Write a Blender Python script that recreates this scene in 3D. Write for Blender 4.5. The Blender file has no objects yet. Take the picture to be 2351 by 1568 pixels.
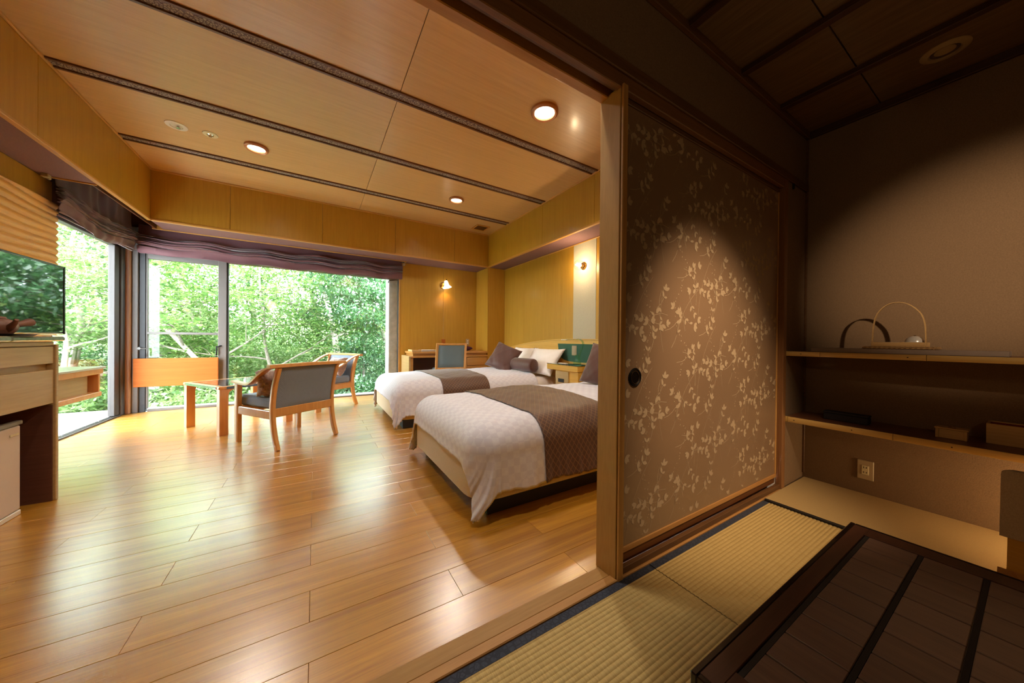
import bpy, bmesh, math, random
import numpy as np
from mathutils import Matrix, Vector

random.seed(7)
RNG = np.random.default_rng(11)
S = bpy.context.scene
COL = S.collection
PI = math.pi

# ------------------------------------------------------------------ camera, world, light, exposure
CAM_F, CAM_YAW, CAM_PITCH, CAM_ROLL = 742.0, math.radians(31.4), math.radians(-0.28), math.radians(0.55)
CAM_H = 0.95
cd = bpy.data.cameras.new('camera')
cam = bpy.data.objects.new('camera', cd)
COL.objects.link(cam)
cd.sensor_fit = 'HORIZONTAL'
cd.sensor_width = 36.0
cd.lens = CAM_F / 2351.0 * 36.0
cd.clip_start = 0.02
cd.clip_end = 300
_f = Vector((math.sin(CAM_YAW) * math.cos(CAM_PITCH), math.cos(CAM_YAW) * math.cos(CAM_PITCH), math.sin(CAM_PITCH)))
_r0 = Vector((math.cos(CAM_YAW), -math.sin(CAM_YAW), 0))
_u0 = _r0.cross(_f)
_r = math.cos(CAM_ROLL) * _r0 + math.sin(CAM_ROLL) * _u0
_u = -math.sin(CAM_ROLL) * _r0 + math.cos(CAM_ROLL) * _u0
cam.matrix_world = Matrix(((_r.x, _u.x, -_f.x, 0), (_r.y, _u.y, -_f.y, 0), (_r.z, _u.z, -_f.z, CAM_H), (0, 0, 0, 1)))
S.camera = cam

W = bpy.data.worlds.new('overcast_sky')
S.world = W
W.use_nodes = True
bg = W.node_tree.nodes['Background']
bg.inputs[0].default_value = (0.84, 0.93, 1.0, 1)
bg.inputs[1].default_value = 23.0

sun_d = bpy.data.lights.new('sun', 'SUN')
sun_d.energy = 8.0
sun_d.angle = math.radians(12)
sun_d.color = (1.0, 0.96, 0.88)
sun = bpy.data.objects.new('sun', sun_d)
COL.objects.link(sun)
sun.rotation_euler = (math.radians(34), 0, math.radians(30))

S.view_settings.view_transform = 'Standard'
S.view_settings.look = 'None'
S.view_settings.gamma = 1.0
S.view_settings.use_curve_mapping = False
S.view_settings.exposure = 0.55
S.cycles.use_denoising = True
S.cycles.max_bounces = 10
S.cycles.diffuse_bounces = 5
S.cycles.glossy_bounces = 4
S.cycles.transmission_bounces = 8
S.cycles.transparent_max_bounces = 16
S.cycles.sample_clamp_indirect = 6.0
S.cycles.caustics_reflective = False
S.cycles.caustics_refractive = False


# ------------------------------------------------------------------ materials
def lin(r, g, b):
    def c(v):
        v /= 255.0
        return v / 12.92 if v <= 0.04045 else ((v + 0.055) / 1.055) ** 2.4
    return (c(r), c(g), c(b), 1.0)


def new_mat(name):
    m = bpy.data.materials.new(name)
    m.use_nodes = True
    nt = m.node_tree
    return m, nt, nt.nodes['Principled BSDF']


def N(nt, t, **kw):
    n = nt.nodes.new(t)
    for k, v in kw.items():
        if k.startswith('i_'):
            n.inputs[int(k[2:])].default_value = v
        else:
            setattr(n, k, v)
    return n


def ramp(nt, fac, c0, c1, p0=0.3, p1=0.7):
    r = N(nt, 'ShaderNodeValToRGB')
    r.color_ramp.elements[0].position = p0
    r.color_ramp.elements[1].position = p1
    r.color_ramp.elements[0].color = c0
    r.color_ramp.elements[1].color = c1
    nt.links.new(fac, r.inputs[0])
    return r.outputs[0]


def coords(nt, scale, rnd=True, rot=(0, 0, 0)):
    tc = N(nt, 'ShaderNodeTexCoord')
    mp = N(nt, 'ShaderNodeMapping')
    mp.inputs['Scale'].default_value = scale
    mp.inputs['Rotation'].default_value = rot
    if rnd:
        oi = N(nt, 'ShaderNodeObjectInfo')
        mu = N(nt, 'ShaderNodeMath', operation='MULTIPLY')
        mu.inputs[1].default_value = 37.0
        nt.links.new(oi.outputs['Random'], mu.inputs[0])
        ad = N(nt, 'ShaderNodeVectorMath', operation='ADD')
        nt.links.new(tc.outputs['Object'], ad.inputs[0])
        nt.links.new(mu.outputs[0], ad.inputs[1])
        nt.links.new(ad.outputs[0], mp.inputs[0])
    else:
        nt.links.new(tc.outputs['Object'], mp.inputs[0])
    return mp.outputs[0]


def vary(nt, col, amt):
    oi = N(nt, 'ShaderNodeObjectInfo')
    mr = N(nt, 'ShaderNodeMapRange')
    mr.inputs[3].default_value = 1 - amt
    mr.inputs[4].default_value = 1 + amt
    nt.links.new(oi.outputs['Random'], mr.inputs[0])
    hs = N(nt, 'ShaderNodeHueSaturation')
    nt.links.new(col, hs.inputs['Color'])
    nt.links.new(mr.outputs[0], hs.inputs['Value'])
    return hs.outputs[0]


def plain(name, col, rough=0.5, metal=0.0, spec=0.5, coat=0.0, noise=0.06, nscale=40, bump=0.0, sheen=0.0):
    m, nt, b = new_mat(name)
    n = N(nt, 'ShaderNodeTexNoise')
    n.inputs['Scale'].default_value = nscale
    n.inputs['Detail'].default_value = 4
    nt.links.new(coords(nt, (1, 1, 1), False), n.inputs['Vector'])
    c0 = tuple(min(1, v * (1 - noise)) for v in col[:3]) + (1,)
    c1 = tuple(min(1, v * (1 + noise)) for v in col[:3]) + (1,)
    nt.links.new(ramp(nt, n.outputs[0], c0, c1), b.inputs['Base Color'])
    b.inputs['Roughness'].default_value = rough
    b.inputs['Metallic'].default_value = metal
    b.inputs['Specular IOR Level'].default_value = spec
    b.inputs['Coat Weight'].default_value = coat
    b.inputs['Sheen Weight'].default_value = sheen
    if bump:
        bp = N(nt, 'ShaderNodeBump')
        bp.inputs['Strength'].default_value = bump
        bp.inputs['Distance'].default_value = 0.002
        nt.links.new(n.outputs[0], bp.inputs['Height'])
        nt.links.new(bp.outputs[0], b.inputs['Normal'])
    return m


def wood(name, c0, c1, axis='x', scale=30.0, stretch=18.0, rough=0.4, coat=0.0, bump=0.1, var=0.08, spec=0.5, fine=1.0, coat_ior=1.5, coat_rough=0.15):
    m, nt, b = new_mat(name)
    sc = [scale] * 3
    sc['xyz'.index(axis)] = scale / stretch
    v = coords(nt, tuple(sc))
    n = N(nt, 'ShaderNodeTexNoise')
    n.inputs['Scale'].default_value = 1.0
    n.inputs['Detail'].default_value = 6
    n.inputs['Roughness'].default_value = 0.62
    n.inputs['Distortion'].default_value = 0.5
    nt.links.new(v, n.inputs['Vector'])
    sc2 = [scale * 9 * fine] * 3
    sc2['xyz'.index(axis)] = scale * 9 * fine / 40
    n2 = N(nt, 'ShaderNodeTexNoise')
    n2.inputs['Scale'].default_value = 1.0
    n2.inputs['Detail'].default_value = 3
    nt.links.new(coords(nt, tuple(sc2)), n2.inputs['Vector'])
    mx = N(nt, 'ShaderNodeMix', data_type='FLOAT')
    mx.inputs[0].default_value = 0.35
    nt.links.new(n.outputs[0], mx.inputs[2])
    nt.links.new(n2.outputs[0], mx.inputs[3])
    col = ramp(nt, mx.outputs[0], c0, c1, 0.36, 0.64)
    nt.links.new(vary(nt, col, var), b.inputs['Base Color'])
    b.inputs['Roughness'].default_value = rough
    b.inputs['Specular IOR Level'].default_value = spec
    b.inputs['Coat Weight'].default_value = coat
    b.inputs['Coat IOR'].default_value = coat_ior
    b.inputs['Coat Roughness'].default_value = coat_rough
    if bump:
        bp = N(nt, 'ShaderNodeBump')
        bp.inputs['Strength'].default_value = bump
        bp.inputs['Distance'].default_value = 0.002
        nt.links.new(mx.outputs[0], bp.inputs['Height'])
        nt.links.new(bp.outputs[0], b.inputs['Normal'])
        nt.links.new(bp.outputs[0], b.inputs['Coat Normal'])
    return m


def fabric(name, c0, c1, scale=400.0, rough=0.85, bump=0.25, sheen=0.2, pattern=None, pscale=30.0, c2=None, spec=0.3):
    m, nt, b = new_mat(name)
    v = coords(nt, (1, 1, 1), False)
    n = N(nt, 'ShaderNodeTexNoise')
    n.inputs['Scale'].default_value = scale
    n.inputs['Detail'].default_value = 2
    nt.links.new(v, n.inputs['Vector'])
    col = ramp(nt, n.outputs[0], c0, c1, 0.35, 0.65)
    hgt = n.outputs[0]
    if pattern == 'lattice':
        sep = N(nt, 'ShaderNodeSeparateXYZ')
        nt.links.new(v, sep.inputs[0])
        hz = N(nt, 'ShaderNodeMath', operation='ADD')      # distance along the cloth: fall counts as width
        nt.links.new(sep.outputs[1], hz.inputs[0])
        nt.links.new(sep.outputs[2], hz.inputs[1])
        outs = []
        for sgn in (1, -1):
            a = N(nt, 'ShaderNodeMath', operation='MULTIPLY_ADD')
            nt.links.new(hz.outputs[0], a.inputs[0])
            a.inputs[1].default_value = sgn * 1.0
            k = N(nt, 'ShaderNodeMath', operation='MULTIPLY')
            nt.links.new(sep.outputs[0], k.inputs[0])
            k.inputs[1].default_value = 1.5
            nt.links.new(k.outputs[0], a.inputs[2])
            s_ = N(nt, 'ShaderNodeMath', operation='MULTIPLY')
            nt.links.new(a.outputs[0], s_.inputs[0])
            s_.inputs[1].default_value = pscale
            fr = N(nt, 'ShaderNodeMath', operation='FRACT')
            nt.links.new(s_.outputs[0], fr.inputs[0])
            d = N(nt, 'ShaderNodeMath', operation='SUBTRACT')
            nt.links.new(fr.outputs[0], d.inputs[0])
            d.inputs[1].default_value = 0.5
            ab = N(nt, 'ShaderNodeMath', operation='ABSOLUTE')
            nt.links.new(d.outputs[0], ab.inputs[0])
            g = N(nt, 'ShaderNodeMath', operation='GREATER_THAN')
            nt.links.new(ab.outputs[0], g.inputs[0])
            g.inputs[1].default_value = 0.43
            outs.append(g.outputs[0])
        mx = N(nt, 'ShaderNodeMath', operation='MAXIMUM')
        nt.links.new(outs[0], mx.inputs[0])
        nt.links.new(outs[1], mx.inputs[1])
        mc = N(nt, 'ShaderNodeMix', data_type='RGBA')
        nt.links.new(mx.outputs[0], mc.inputs[0])
        nt.links.new(col, mc.inputs[6])
        mc.inputs[7].default_value = c2
        col = mc.outputs[2]
        hgt = mx.outputs[0]
    elif pattern in ('checker', 'voronoi', 'brick'):
        if pattern == 'checker':
            t = N(nt, 'ShaderNodeTexChecker')
        elif pattern == 'brick':
            t = N(nt, 'ShaderNodeTexBrick')
            t.inputs['Mortar Size'].default_value = 0.03
            t.inputs['Color1'].default_value = (1, 1, 1, 1)
            t.inputs['Color2'].default_value = (0.8, 0.8, 0.8, 1)
            t.inputs['Mortar'].default_value = (0, 0, 0, 1)
        else:
            t = N(nt, 'ShaderNodeTexVoronoi', feature='DISTANCE_TO_EDGE')
        t.inputs['Scale'].default_value = pscale
        nt.links.new(v, t.inputs['Vector'])
        f = t.outputs['Fac'] if pattern != 'voronoi' else t.outputs['Distance']
        mc = N(nt, 'ShaderNodeMix', data_type='RGBA')
        if pattern == 'voronoi':
            lt = N(nt, 'ShaderNodeMath', operation='LESS_THAN')
            nt.links.new(f, lt.inputs[0])
            lt.inputs[1].default_value = 0.12
            f = lt.outputs[0]
        nt.links.new(f, mc.inputs[0])
        nt.links.new(col, mc.inputs[6])
        mc.inputs[7].default_value = c2
        col = mc.outputs[2]
        hgt = f
    nt.links.new(col, b.inputs['Base Color'])
    b.inputs['Roughness'].default_value = rough
    b.inputs['Sheen Weight'].default_value = sheen
    b.inputs['Specular IOR Level'].default_value = spec
    if bump:
        bp = N(nt, 'ShaderNodeBump')
        bp.inputs['Strength'].default_value = bump
        bp.inputs['Distance'].default_value = 0.001
        nt.links.new(hgt, bp.inputs['Height'])
        nt.links.new(bp.outputs[0], b.inputs['Normal'])
    return m


def emit(name, col, strength):
    m, nt, b = new_mat(name)
    b.inputs['Base Color'].default_value = col
    b.inputs['Emission Color'].default_value = col
    b.inputs['Emission Strength'].default_value = strength
    return m


def pane_glass(name, tint=(1, 1, 1, 1), refl=1.0):
    m, nt, b = new_mat(name)
    nt.nodes.remove(b)
    out = nt.nodes['Material Output']
    t = N(nt, 'ShaderNodeBsdfTransparent')
    t.inputs[0].default_value = tint
    g = N(nt, 'ShaderNodeBsdfGlossy')
    g.inputs['Roughness'].default_value = 0.0
    lw = N(nt, 'ShaderNodeLayerWeight')
    lw.inputs[0].default_value = 0.5
    pw = N(nt, 'ShaderNodeMath', operation='POWER')
    pw.inputs[1].default_value = 5.0
    nt.links.new(lw.outputs['Facing'], pw.inputs[0])
    mu = N(nt, 'ShaderNodeMath', operation='MULTIPLY_ADD')
    mu.inputs[1].default_value = 0.9 * refl
    mu.inputs[2].default_value = 0.025 * refl
    nt.links.new(pw.outputs[0], mu.inputs[0])
    mx = N(nt, 'ShaderNodeMixShader')
    nt.links.new(mu.outputs[0], mx.inputs[0])
    nt.links.new(t.outputs[0], mx.inputs[1])
    nt.links.new(g.outputs[0], mx.inputs[2])
    nt.links.new(mx.outputs[0], out.inputs[0])
    return m


def leaf_mat(name, cs):
    m, nt, b = new_mat(name)
    out = nt.nodes['Material Output']
    nt.nodes.remove(b)
    at = N(nt, 'ShaderNodeAttribute', attribute_name='tone')
    r = N(nt, 'ShaderNodeValToRGB')
    r.color_ramp.elements[0].color = cs[0]
    r.color_ramp.elements[1].color = cs[-1]
    for i, c in enumerate(cs[1:-1]):
        e = r.color_ramp.elements.new((i + 1) / (len(cs) - 1))
        e.color = c
    nt.links.new(at.outputs['Fac'], r.inputs[0])
    d = N(nt, 'ShaderNodeBsdfDiffuse')
    t = N(nt, 'ShaderNodeBsdfTranslucent')
    g = N(nt, 'ShaderNodeBsdfGlossy')
    g.inputs['Roughness'].default_value = 0.35
    nt.links.new(r.outputs[0], d.inputs[0])
    nt.links.new(r.outputs[0], t.inputs[0])
    m1 = N(nt, 'ShaderNodeMixShader')
    m1.inputs[0].default_value = 0.45
    m2 = N(nt, 'ShaderNodeMixShader')
    m2.inputs[0].default_value = 0.07
    nt.links.new(d.outputs[0], m1.inputs[1])
    nt.links.new(t.outputs[0], m1.inputs[2])
    nt.links.new(m1.outputs[0], m2.inputs[1])
    nt.links.new(g.outputs[0], m2.inputs[2])
    nt.links.new(m2.outputs[0], out.inputs[0])
    return m


M = {}
M['floor'] = wood('floor_planks', lin(168, 106, 20), lin(210, 150, 40), 'x', 26, 22, 0.32, 1.0, 0.28, 0.10, coat_ior=2.8, coat_rough=0.26)
M['veneer_v'] = wood('honey_veneer_vertical', lin(172, 126, 34), lin(187, 141, 46), 'z', 40, 24, 0.42, 0.15, 0.03, 0.03)
M['veneer_x'] = wood('honey_veneer_ceiling', lin(196, 154, 100), lin(210, 168, 114), 'x', 40, 24, 0.36, 0.25, 0.03, 0.03)
M['trim'] = wood('honey_trim', lin(186, 134, 62), lin(202, 150, 76), 'x', 40, 20, 0.42, 0.1, 0.03, 0.04)
M['trim_y'] = wood('honey_trim_long', lin(186, 134, 62), lin(202, 150, 76), 'y', 40, 20, 0.42, 0.1, 0.03, 0.04)
M['brown_trim'] = wood('dark_brown_trim', lin(84, 46, 18), lin(104, 60, 26), 'x', 40, 20, 0.45, 0.0, 0.03, 0.05)
M['grille'] = fabric('patterned_grille', lin(158, 142, 126), lin(176, 160, 142), 300, 0.7, 0.4, 0, 'voronoi', 60, lin(96, 76, 74))
M['wallpaper'] = fabric('mauve_wallpaper', lin(126, 94, 92), lin(140, 106, 104), 200, 0.8, 0.3, 0, 'brick', 34, lin(112, 80, 78))
M['plaster_strip'] = plain('grey_plaster', lin(186, 180, 160), 0.9, bump=0.4, nscale=160, noise=0.1)
M['dark_plaster'] = plain('brown_sand_plaster', lin(128, 104, 80), 0.95, bump=0.5, nscale=220, noise=0.12, spec=0.15)
M['dark_wood'] = wood('dark_room_wood', lin(86, 56, 30), lin(112, 76, 42), 'x', 40, 20, 0.5, 0, 0.05, 0.04)
M['dark_wood_y'] = wood('dark_room_batten', lin(58, 32, 20), lin(78, 46, 28), 'y', 40, 20, 0.5, 0, 0.05, 0.04)
M['cedar_panel'] = wood('cedar_ceiling_panel', lin(106, 84, 56), lin(130, 104, 72), 'y', 60, 20, 0.6, 0, 0.1, 0.05)
M['cypress'] = wood('cypress_frame', lin(178, 128, 66), lin(200, 152, 88), 'z', 50, 26, 0.5, 0, 0.12, 0.05)
M['cypress_x'] = wood('cypress_sill', lin(170, 118, 62), lin(192, 142, 82), 'x', 50, 26, 0.5, 0, 0.12, 0.05)
M['tan_jamb'] = wood('tan_jamb', lin(170, 128, 66), lin(186, 144, 80), 'z', 90, 10, 0.5, 0, 0.05, 0.03)
M['bamboo'] = wood('bamboo_edge', lin(196, 156, 84), lin(214, 176, 104), 'y', 40, 40, 0.4, 0.2, 0.03, 0.04)
M['shelf_wood'] = wood('shelf_board', lin(96, 58, 36), lin(116, 72, 46), 'y', 40, 26, 0.4, 0.2, 0.05, 0.03)
M['fusuma'] = plain('pearl_paper', lin(136, 108, 82), 0.36, nscale=500, noise=0.05, spec=1.0, bump=0.05)
M['leafprint'] = plain('leaf_print_ink', lin(178, 154, 124), 0.7, nscale=500, noise=0.05, spec=0.1)
M['black_metal'] = plain('black_metal', lin(22, 18, 18), 0.4, 0.6)
M['aluminium'] = plain('bronze_aluminium', lin(104, 98, 94), 0.45, 0.15, noise=0.03)
M['alu_shaded'] = plain('shaded_aluminium', lin(64, 58, 55), 0.5, 0.1, noise=0.03)  # frame aluminium darkened in colour so daylight does not whiten the left window
M['alu_dark'] = plain('dark_gasket', lin(40, 38, 40), 0.5)
M['brown_post'] = wood('brown_corner_post', lin(138, 96, 66), lin(156, 112, 80), 'z', 40, 20, 0.4, 0.1, 0.02, 0.03)
M['glass'] = pane_glass('window_glass', (0.97, 0.985, 0.98, 1))
M['globe_glass'] = pane_glass('globe_glass', (0.98, 0.97, 0.94, 1), 1.5)
M['clear'] = pane_glass('clear_acrylic', (0.72, 0.92, 0.82, 1), 3.5)
M['orange_wood'] = wood('orange_board', lin(158, 84, 28), lin(172, 96, 36), 'x', 30, 24, 0.65, 0.0, 0.02, 0.03, spec=0.2)
M['chair_wood'] = wood('beech_orange', lin(204, 146, 80), lin(222, 166, 98), 'z', 30, 18, 0.32, 0.3, 0.03, 0.05)
M['table_wood'] = wood('beech_table', lin(212, 144, 82), lin(228, 164, 98), 'z', 30, 18, 0.32, 0.3, 0.03, 0.05)
M['chair_fabric'] = fabric('grey_blue_weave', lin(126, 142, 162), lin(146, 162, 182), 300, 0.85, 0.5, 0.15, 'checker', 170, lin(116, 126, 142))
M['desk_fabric'] = fabric('teal_grey_weave', lin(118, 138, 146), lin(134, 152, 158), 300, 0.85, 0.4, 0.15, 'checker', 200, lin(108, 128, 136))
M['duvet'] = fabric('white_damask', lin(224, 225, 240), lin(230, 231, 244), 60, 0.75, 0.08, 0.15, 'checker', 26, lin(219, 219, 235))
M['pillow'] = fabric('white_cotton', lin(236, 228, 224), lin(242, 234, 230), 90, 0.8, 0.1, 0.15)
M['runner'] = fabric('brown_lattice', lin(78, 52, 42), lin(92, 62, 50), 300, 0.5, 0.3, 0.35, 'lattice', 18, lin(128, 94, 66), spec=0.5)
M['brown_satin'] = fabric('brown_satin', lin(84, 52, 44), lin(94, 60, 52), 300, 0.5, 0.08, 0.4)
M['taupe_velvet'] = fabric('taupe_velvet', lin(142, 116, 108), lin(164, 136, 126), 60, 0.7, 0.2, 0.6)
M['shade'] = fabric('plum_shade', lin(96, 60, 66), lin(112, 74, 78), 500, 0.7, 0.2, 0.3)
M['bed_base'] = fabric('beige_upholstery', lin(206, 190, 160), lin(216, 200, 172), 200, 0.85, 0.2, 0.1)
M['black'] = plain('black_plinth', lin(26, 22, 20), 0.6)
M['headboard'] = wood('headboard_veneer', lin(206, 158, 74), lin(222, 176, 92), 'y', 30, 24, 0.35, 0.2, 0.02, 0.03)
M['green'] = fabric('green_panel', lin(44, 84, 66), lin(54, 98, 78), 300, 0.7, 0.2, 0.2)
M['night_wood'] = wood('nightstand_veneer', lin(200, 150, 56), lin(216, 166, 70), 'y', 30, 24, 0.35, 0.2, 0.02, 0.03)
M['desk_wood'] = wood('desk_veneer', lin(176, 124, 62), lin(196, 144, 78), 'x', 30, 24, 0.35, 0.2, 0.02, 0.03)
M['oak_pale'] = wood('pale_oak', lin(170, 140, 92), lin(188, 158, 108), 'y', 50, 30, 0.4, 0.15, 0.03, 0.03)
M['brown_panel'] = wood('brown_inner_panel', lin(84, 48, 36), lin(98, 60, 46), 'x', 50, 30, 0.5, 0, 0.03, 0.03)
M['stone'] = plain('green_stone_edge', lin(126, 134, 118), 0.12, nscale=30, noise=0.25, coat=0.5)
M['white_stone'] = plain('white_top', lin(206, 208, 206), 0.2, noise=0.03)
M['fridge'] = plain('fridge_pinkish_white', lin(208, 190, 176), 0.4, noise=0.01)
M['fridge_grey'] = plain('fridge_grey_top', lin(120, 112, 100), 0.35)
M['screen'] = plain('tv_screen_glass', lin(8, 10, 9), 0.02, noise=0.0, spec=1.0, coat=1.0)
M['tv_frame'] = plain('tv_frame', lin(28, 26, 26), 0.25)
M['clay'] = plain('brown_clay', lin(126, 84, 66), 0.5, bump=0.2, nscale=90)
M['wave'] = wood('carved_wave_wood', lin(196, 138, 62), lin(222, 166, 84), 'y', 30, 16, 0.4, 0.2, 0.05, 0.03)
M['tatami'] = None
M['goza'] = plain('goza_mat', lin(188, 158, 104), 0.8, nscale=600, noise=0.12, bump=0.5)
M['heri'] = fabric('navy_border', lin(50, 54, 70), lin(64, 68, 82), 300, 0.8, 0.3, 0.1, 'voronoi', 60, lin(45, 49, 62))
M['lacquer'] = plain('black_lacquer', lin(24, 16, 13), 0.18, noise=0.1, coat=0.6)
M['table_frame'] = wood('table_frame_wood', lin(60, 36, 26), lin(78, 48, 34), 'x', 40, 24, 0.28, 0.4, 0.03, 0.04)
M['table_tile'] = wood('table_tile_wood', lin(96, 72, 60), lin(116, 88, 72), 'y', 40, 24, 0.3, 0.4, 0.05, 0.10)
M['chrome'] = plain('chrome', lin(200, 196, 190), 0.12, 1.0, noise=0.0)
M['brass'] = plain('brass', lin(170, 126, 60), 0.25, 1.0, noise=0.0)
M['latch_metal'] = plain('latch_metal', lin(92, 88, 84), 0.35, 0.5, noise=0.0)
M['silver'] = plain('silver', lin(226, 222, 218), 0.22, 0.35, noise=0.0)
M['white_plastic'] = plain('white_plastic', lin(226, 216, 200), 0.4, noise=0.01)
M['beige_plastic'] = plain('beige_plastic', lin(178, 158, 128), 0.4, noise=0.02)
M['cream_plastic'] = plain('cream_plastic', lin(218, 206, 168), 0.4, noise=0.02)
M['slot'] = plain('dark_slot', lin(24, 18, 14), 0.6)
M['lamp_disc'] = emit('lamp_disc', (1.0, 0.90, 0.72, 1), 9.0)
M['sconce_glass'] = emit('sconce_glass', (1.0, 0.86, 0.66, 1), 3.5)
M['bulb'] = emit('bulb', (1.0, 0.88, 0.66, 1), 30.0)
M['downlight_rim'] = plain('copper_rim', lin(168, 110, 66), 0.4, 0.2)
M['grey_board'] = plain('grey_board', lin(150, 132, 120), 0.6, noise=0.05)
M['pale_wood'] = wood('pale_box_wood', lin(190, 152, 98), lin(208, 172, 118), 'y', 50, 26, 0.5, 0, 0.05, 0.04)
M['dark_box'] = plain('charcoal_box', lin(34, 28, 34), 0.7)
M['red'] = plain('red_paper', lin(150, 22, 20), 0.6)
M['linen'] = fabric('grey_linen', lin(176, 158, 138), lin(190, 172, 150), 250, 0.9, 0.4, 0.1)
M['concrete'] = plain('concrete', lin(186, 182, 172), 0.9, nscale=12, noise=0.16, bump=0.3)
M['terrace'] = plain('terrace_concrete', lin(196, 198, 200), 0.6, nscale=14, noise=0.08)
M['ground'] = plain('mossy_ground', lin(92, 120, 62), 0.95, nscale=3, noise=0.3)
M['bark'] = plain('grey_bark', lin(132, 122, 110), 0.9, nscale=25, noise=0.3, bump=0.5)
M['bark_pale'] = plain('pale_bark', lin(176, 166, 152), 0.9, nscale=25, noise=0.25, bump=0.5)
M['paper'] = plain('white_paper', lin(232, 230, 226), 0.6, noise=0.01)
M['purple'] = plain('purple_pouch', lin(72, 30, 60), 0.6)
M['roof'] = plain('roof_grey', lin(120, 116, 110), 0.8)
GREEN = [lin(56, 92, 44), lin(80, 118, 56), lin(104, 140, 66), lin(134, 158, 90), lin(160, 168, 110)]
M['maple'] = leaf_mat('maple_leaf', GREEN)
M['evergreen'] = leaf_mat('evergreen_leaf', [lin(44, 80, 52), lin(62, 104, 64), lin(86, 128, 78), lin(118, 152, 102)])
M['pale_leaf'] = leaf_mat('pale_leaf', [lin(88, 124, 68), lin(116, 148, 86), lin(142, 166, 104), lin(166, 176, 126)])


def tatami_mat():
    m, nt, b = new_mat('tatami_rush')
    n = N(nt, 'ShaderNodeTexNoise')
    n.inputs['Scale'].default_value = 1
    n.inputs['Detail'].default_value = 3
    nt.links.new(coords(nt, (900, 30, 30), False), n.inputs['Vector'])
    nt.links.new(ramp(nt, n.outputs[0], lin(176, 146, 86), lin(206, 178, 116)), b.inputs['Base Color'])
    b.inputs['Roughness'].default_value = 0.7
    bp = N(nt, 'ShaderNodeBump')
    bp.inputs['Strength'].default_value = 0.5
    bp.inputs['Distance'].default_value = 0.001
    nt.links.new(n.outputs[0], bp.inputs['Height'])
    nt.links.new(bp.outputs[0], b.inputs['Normal'])
    return m


M['tatami'] = tatami_mat()


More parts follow.
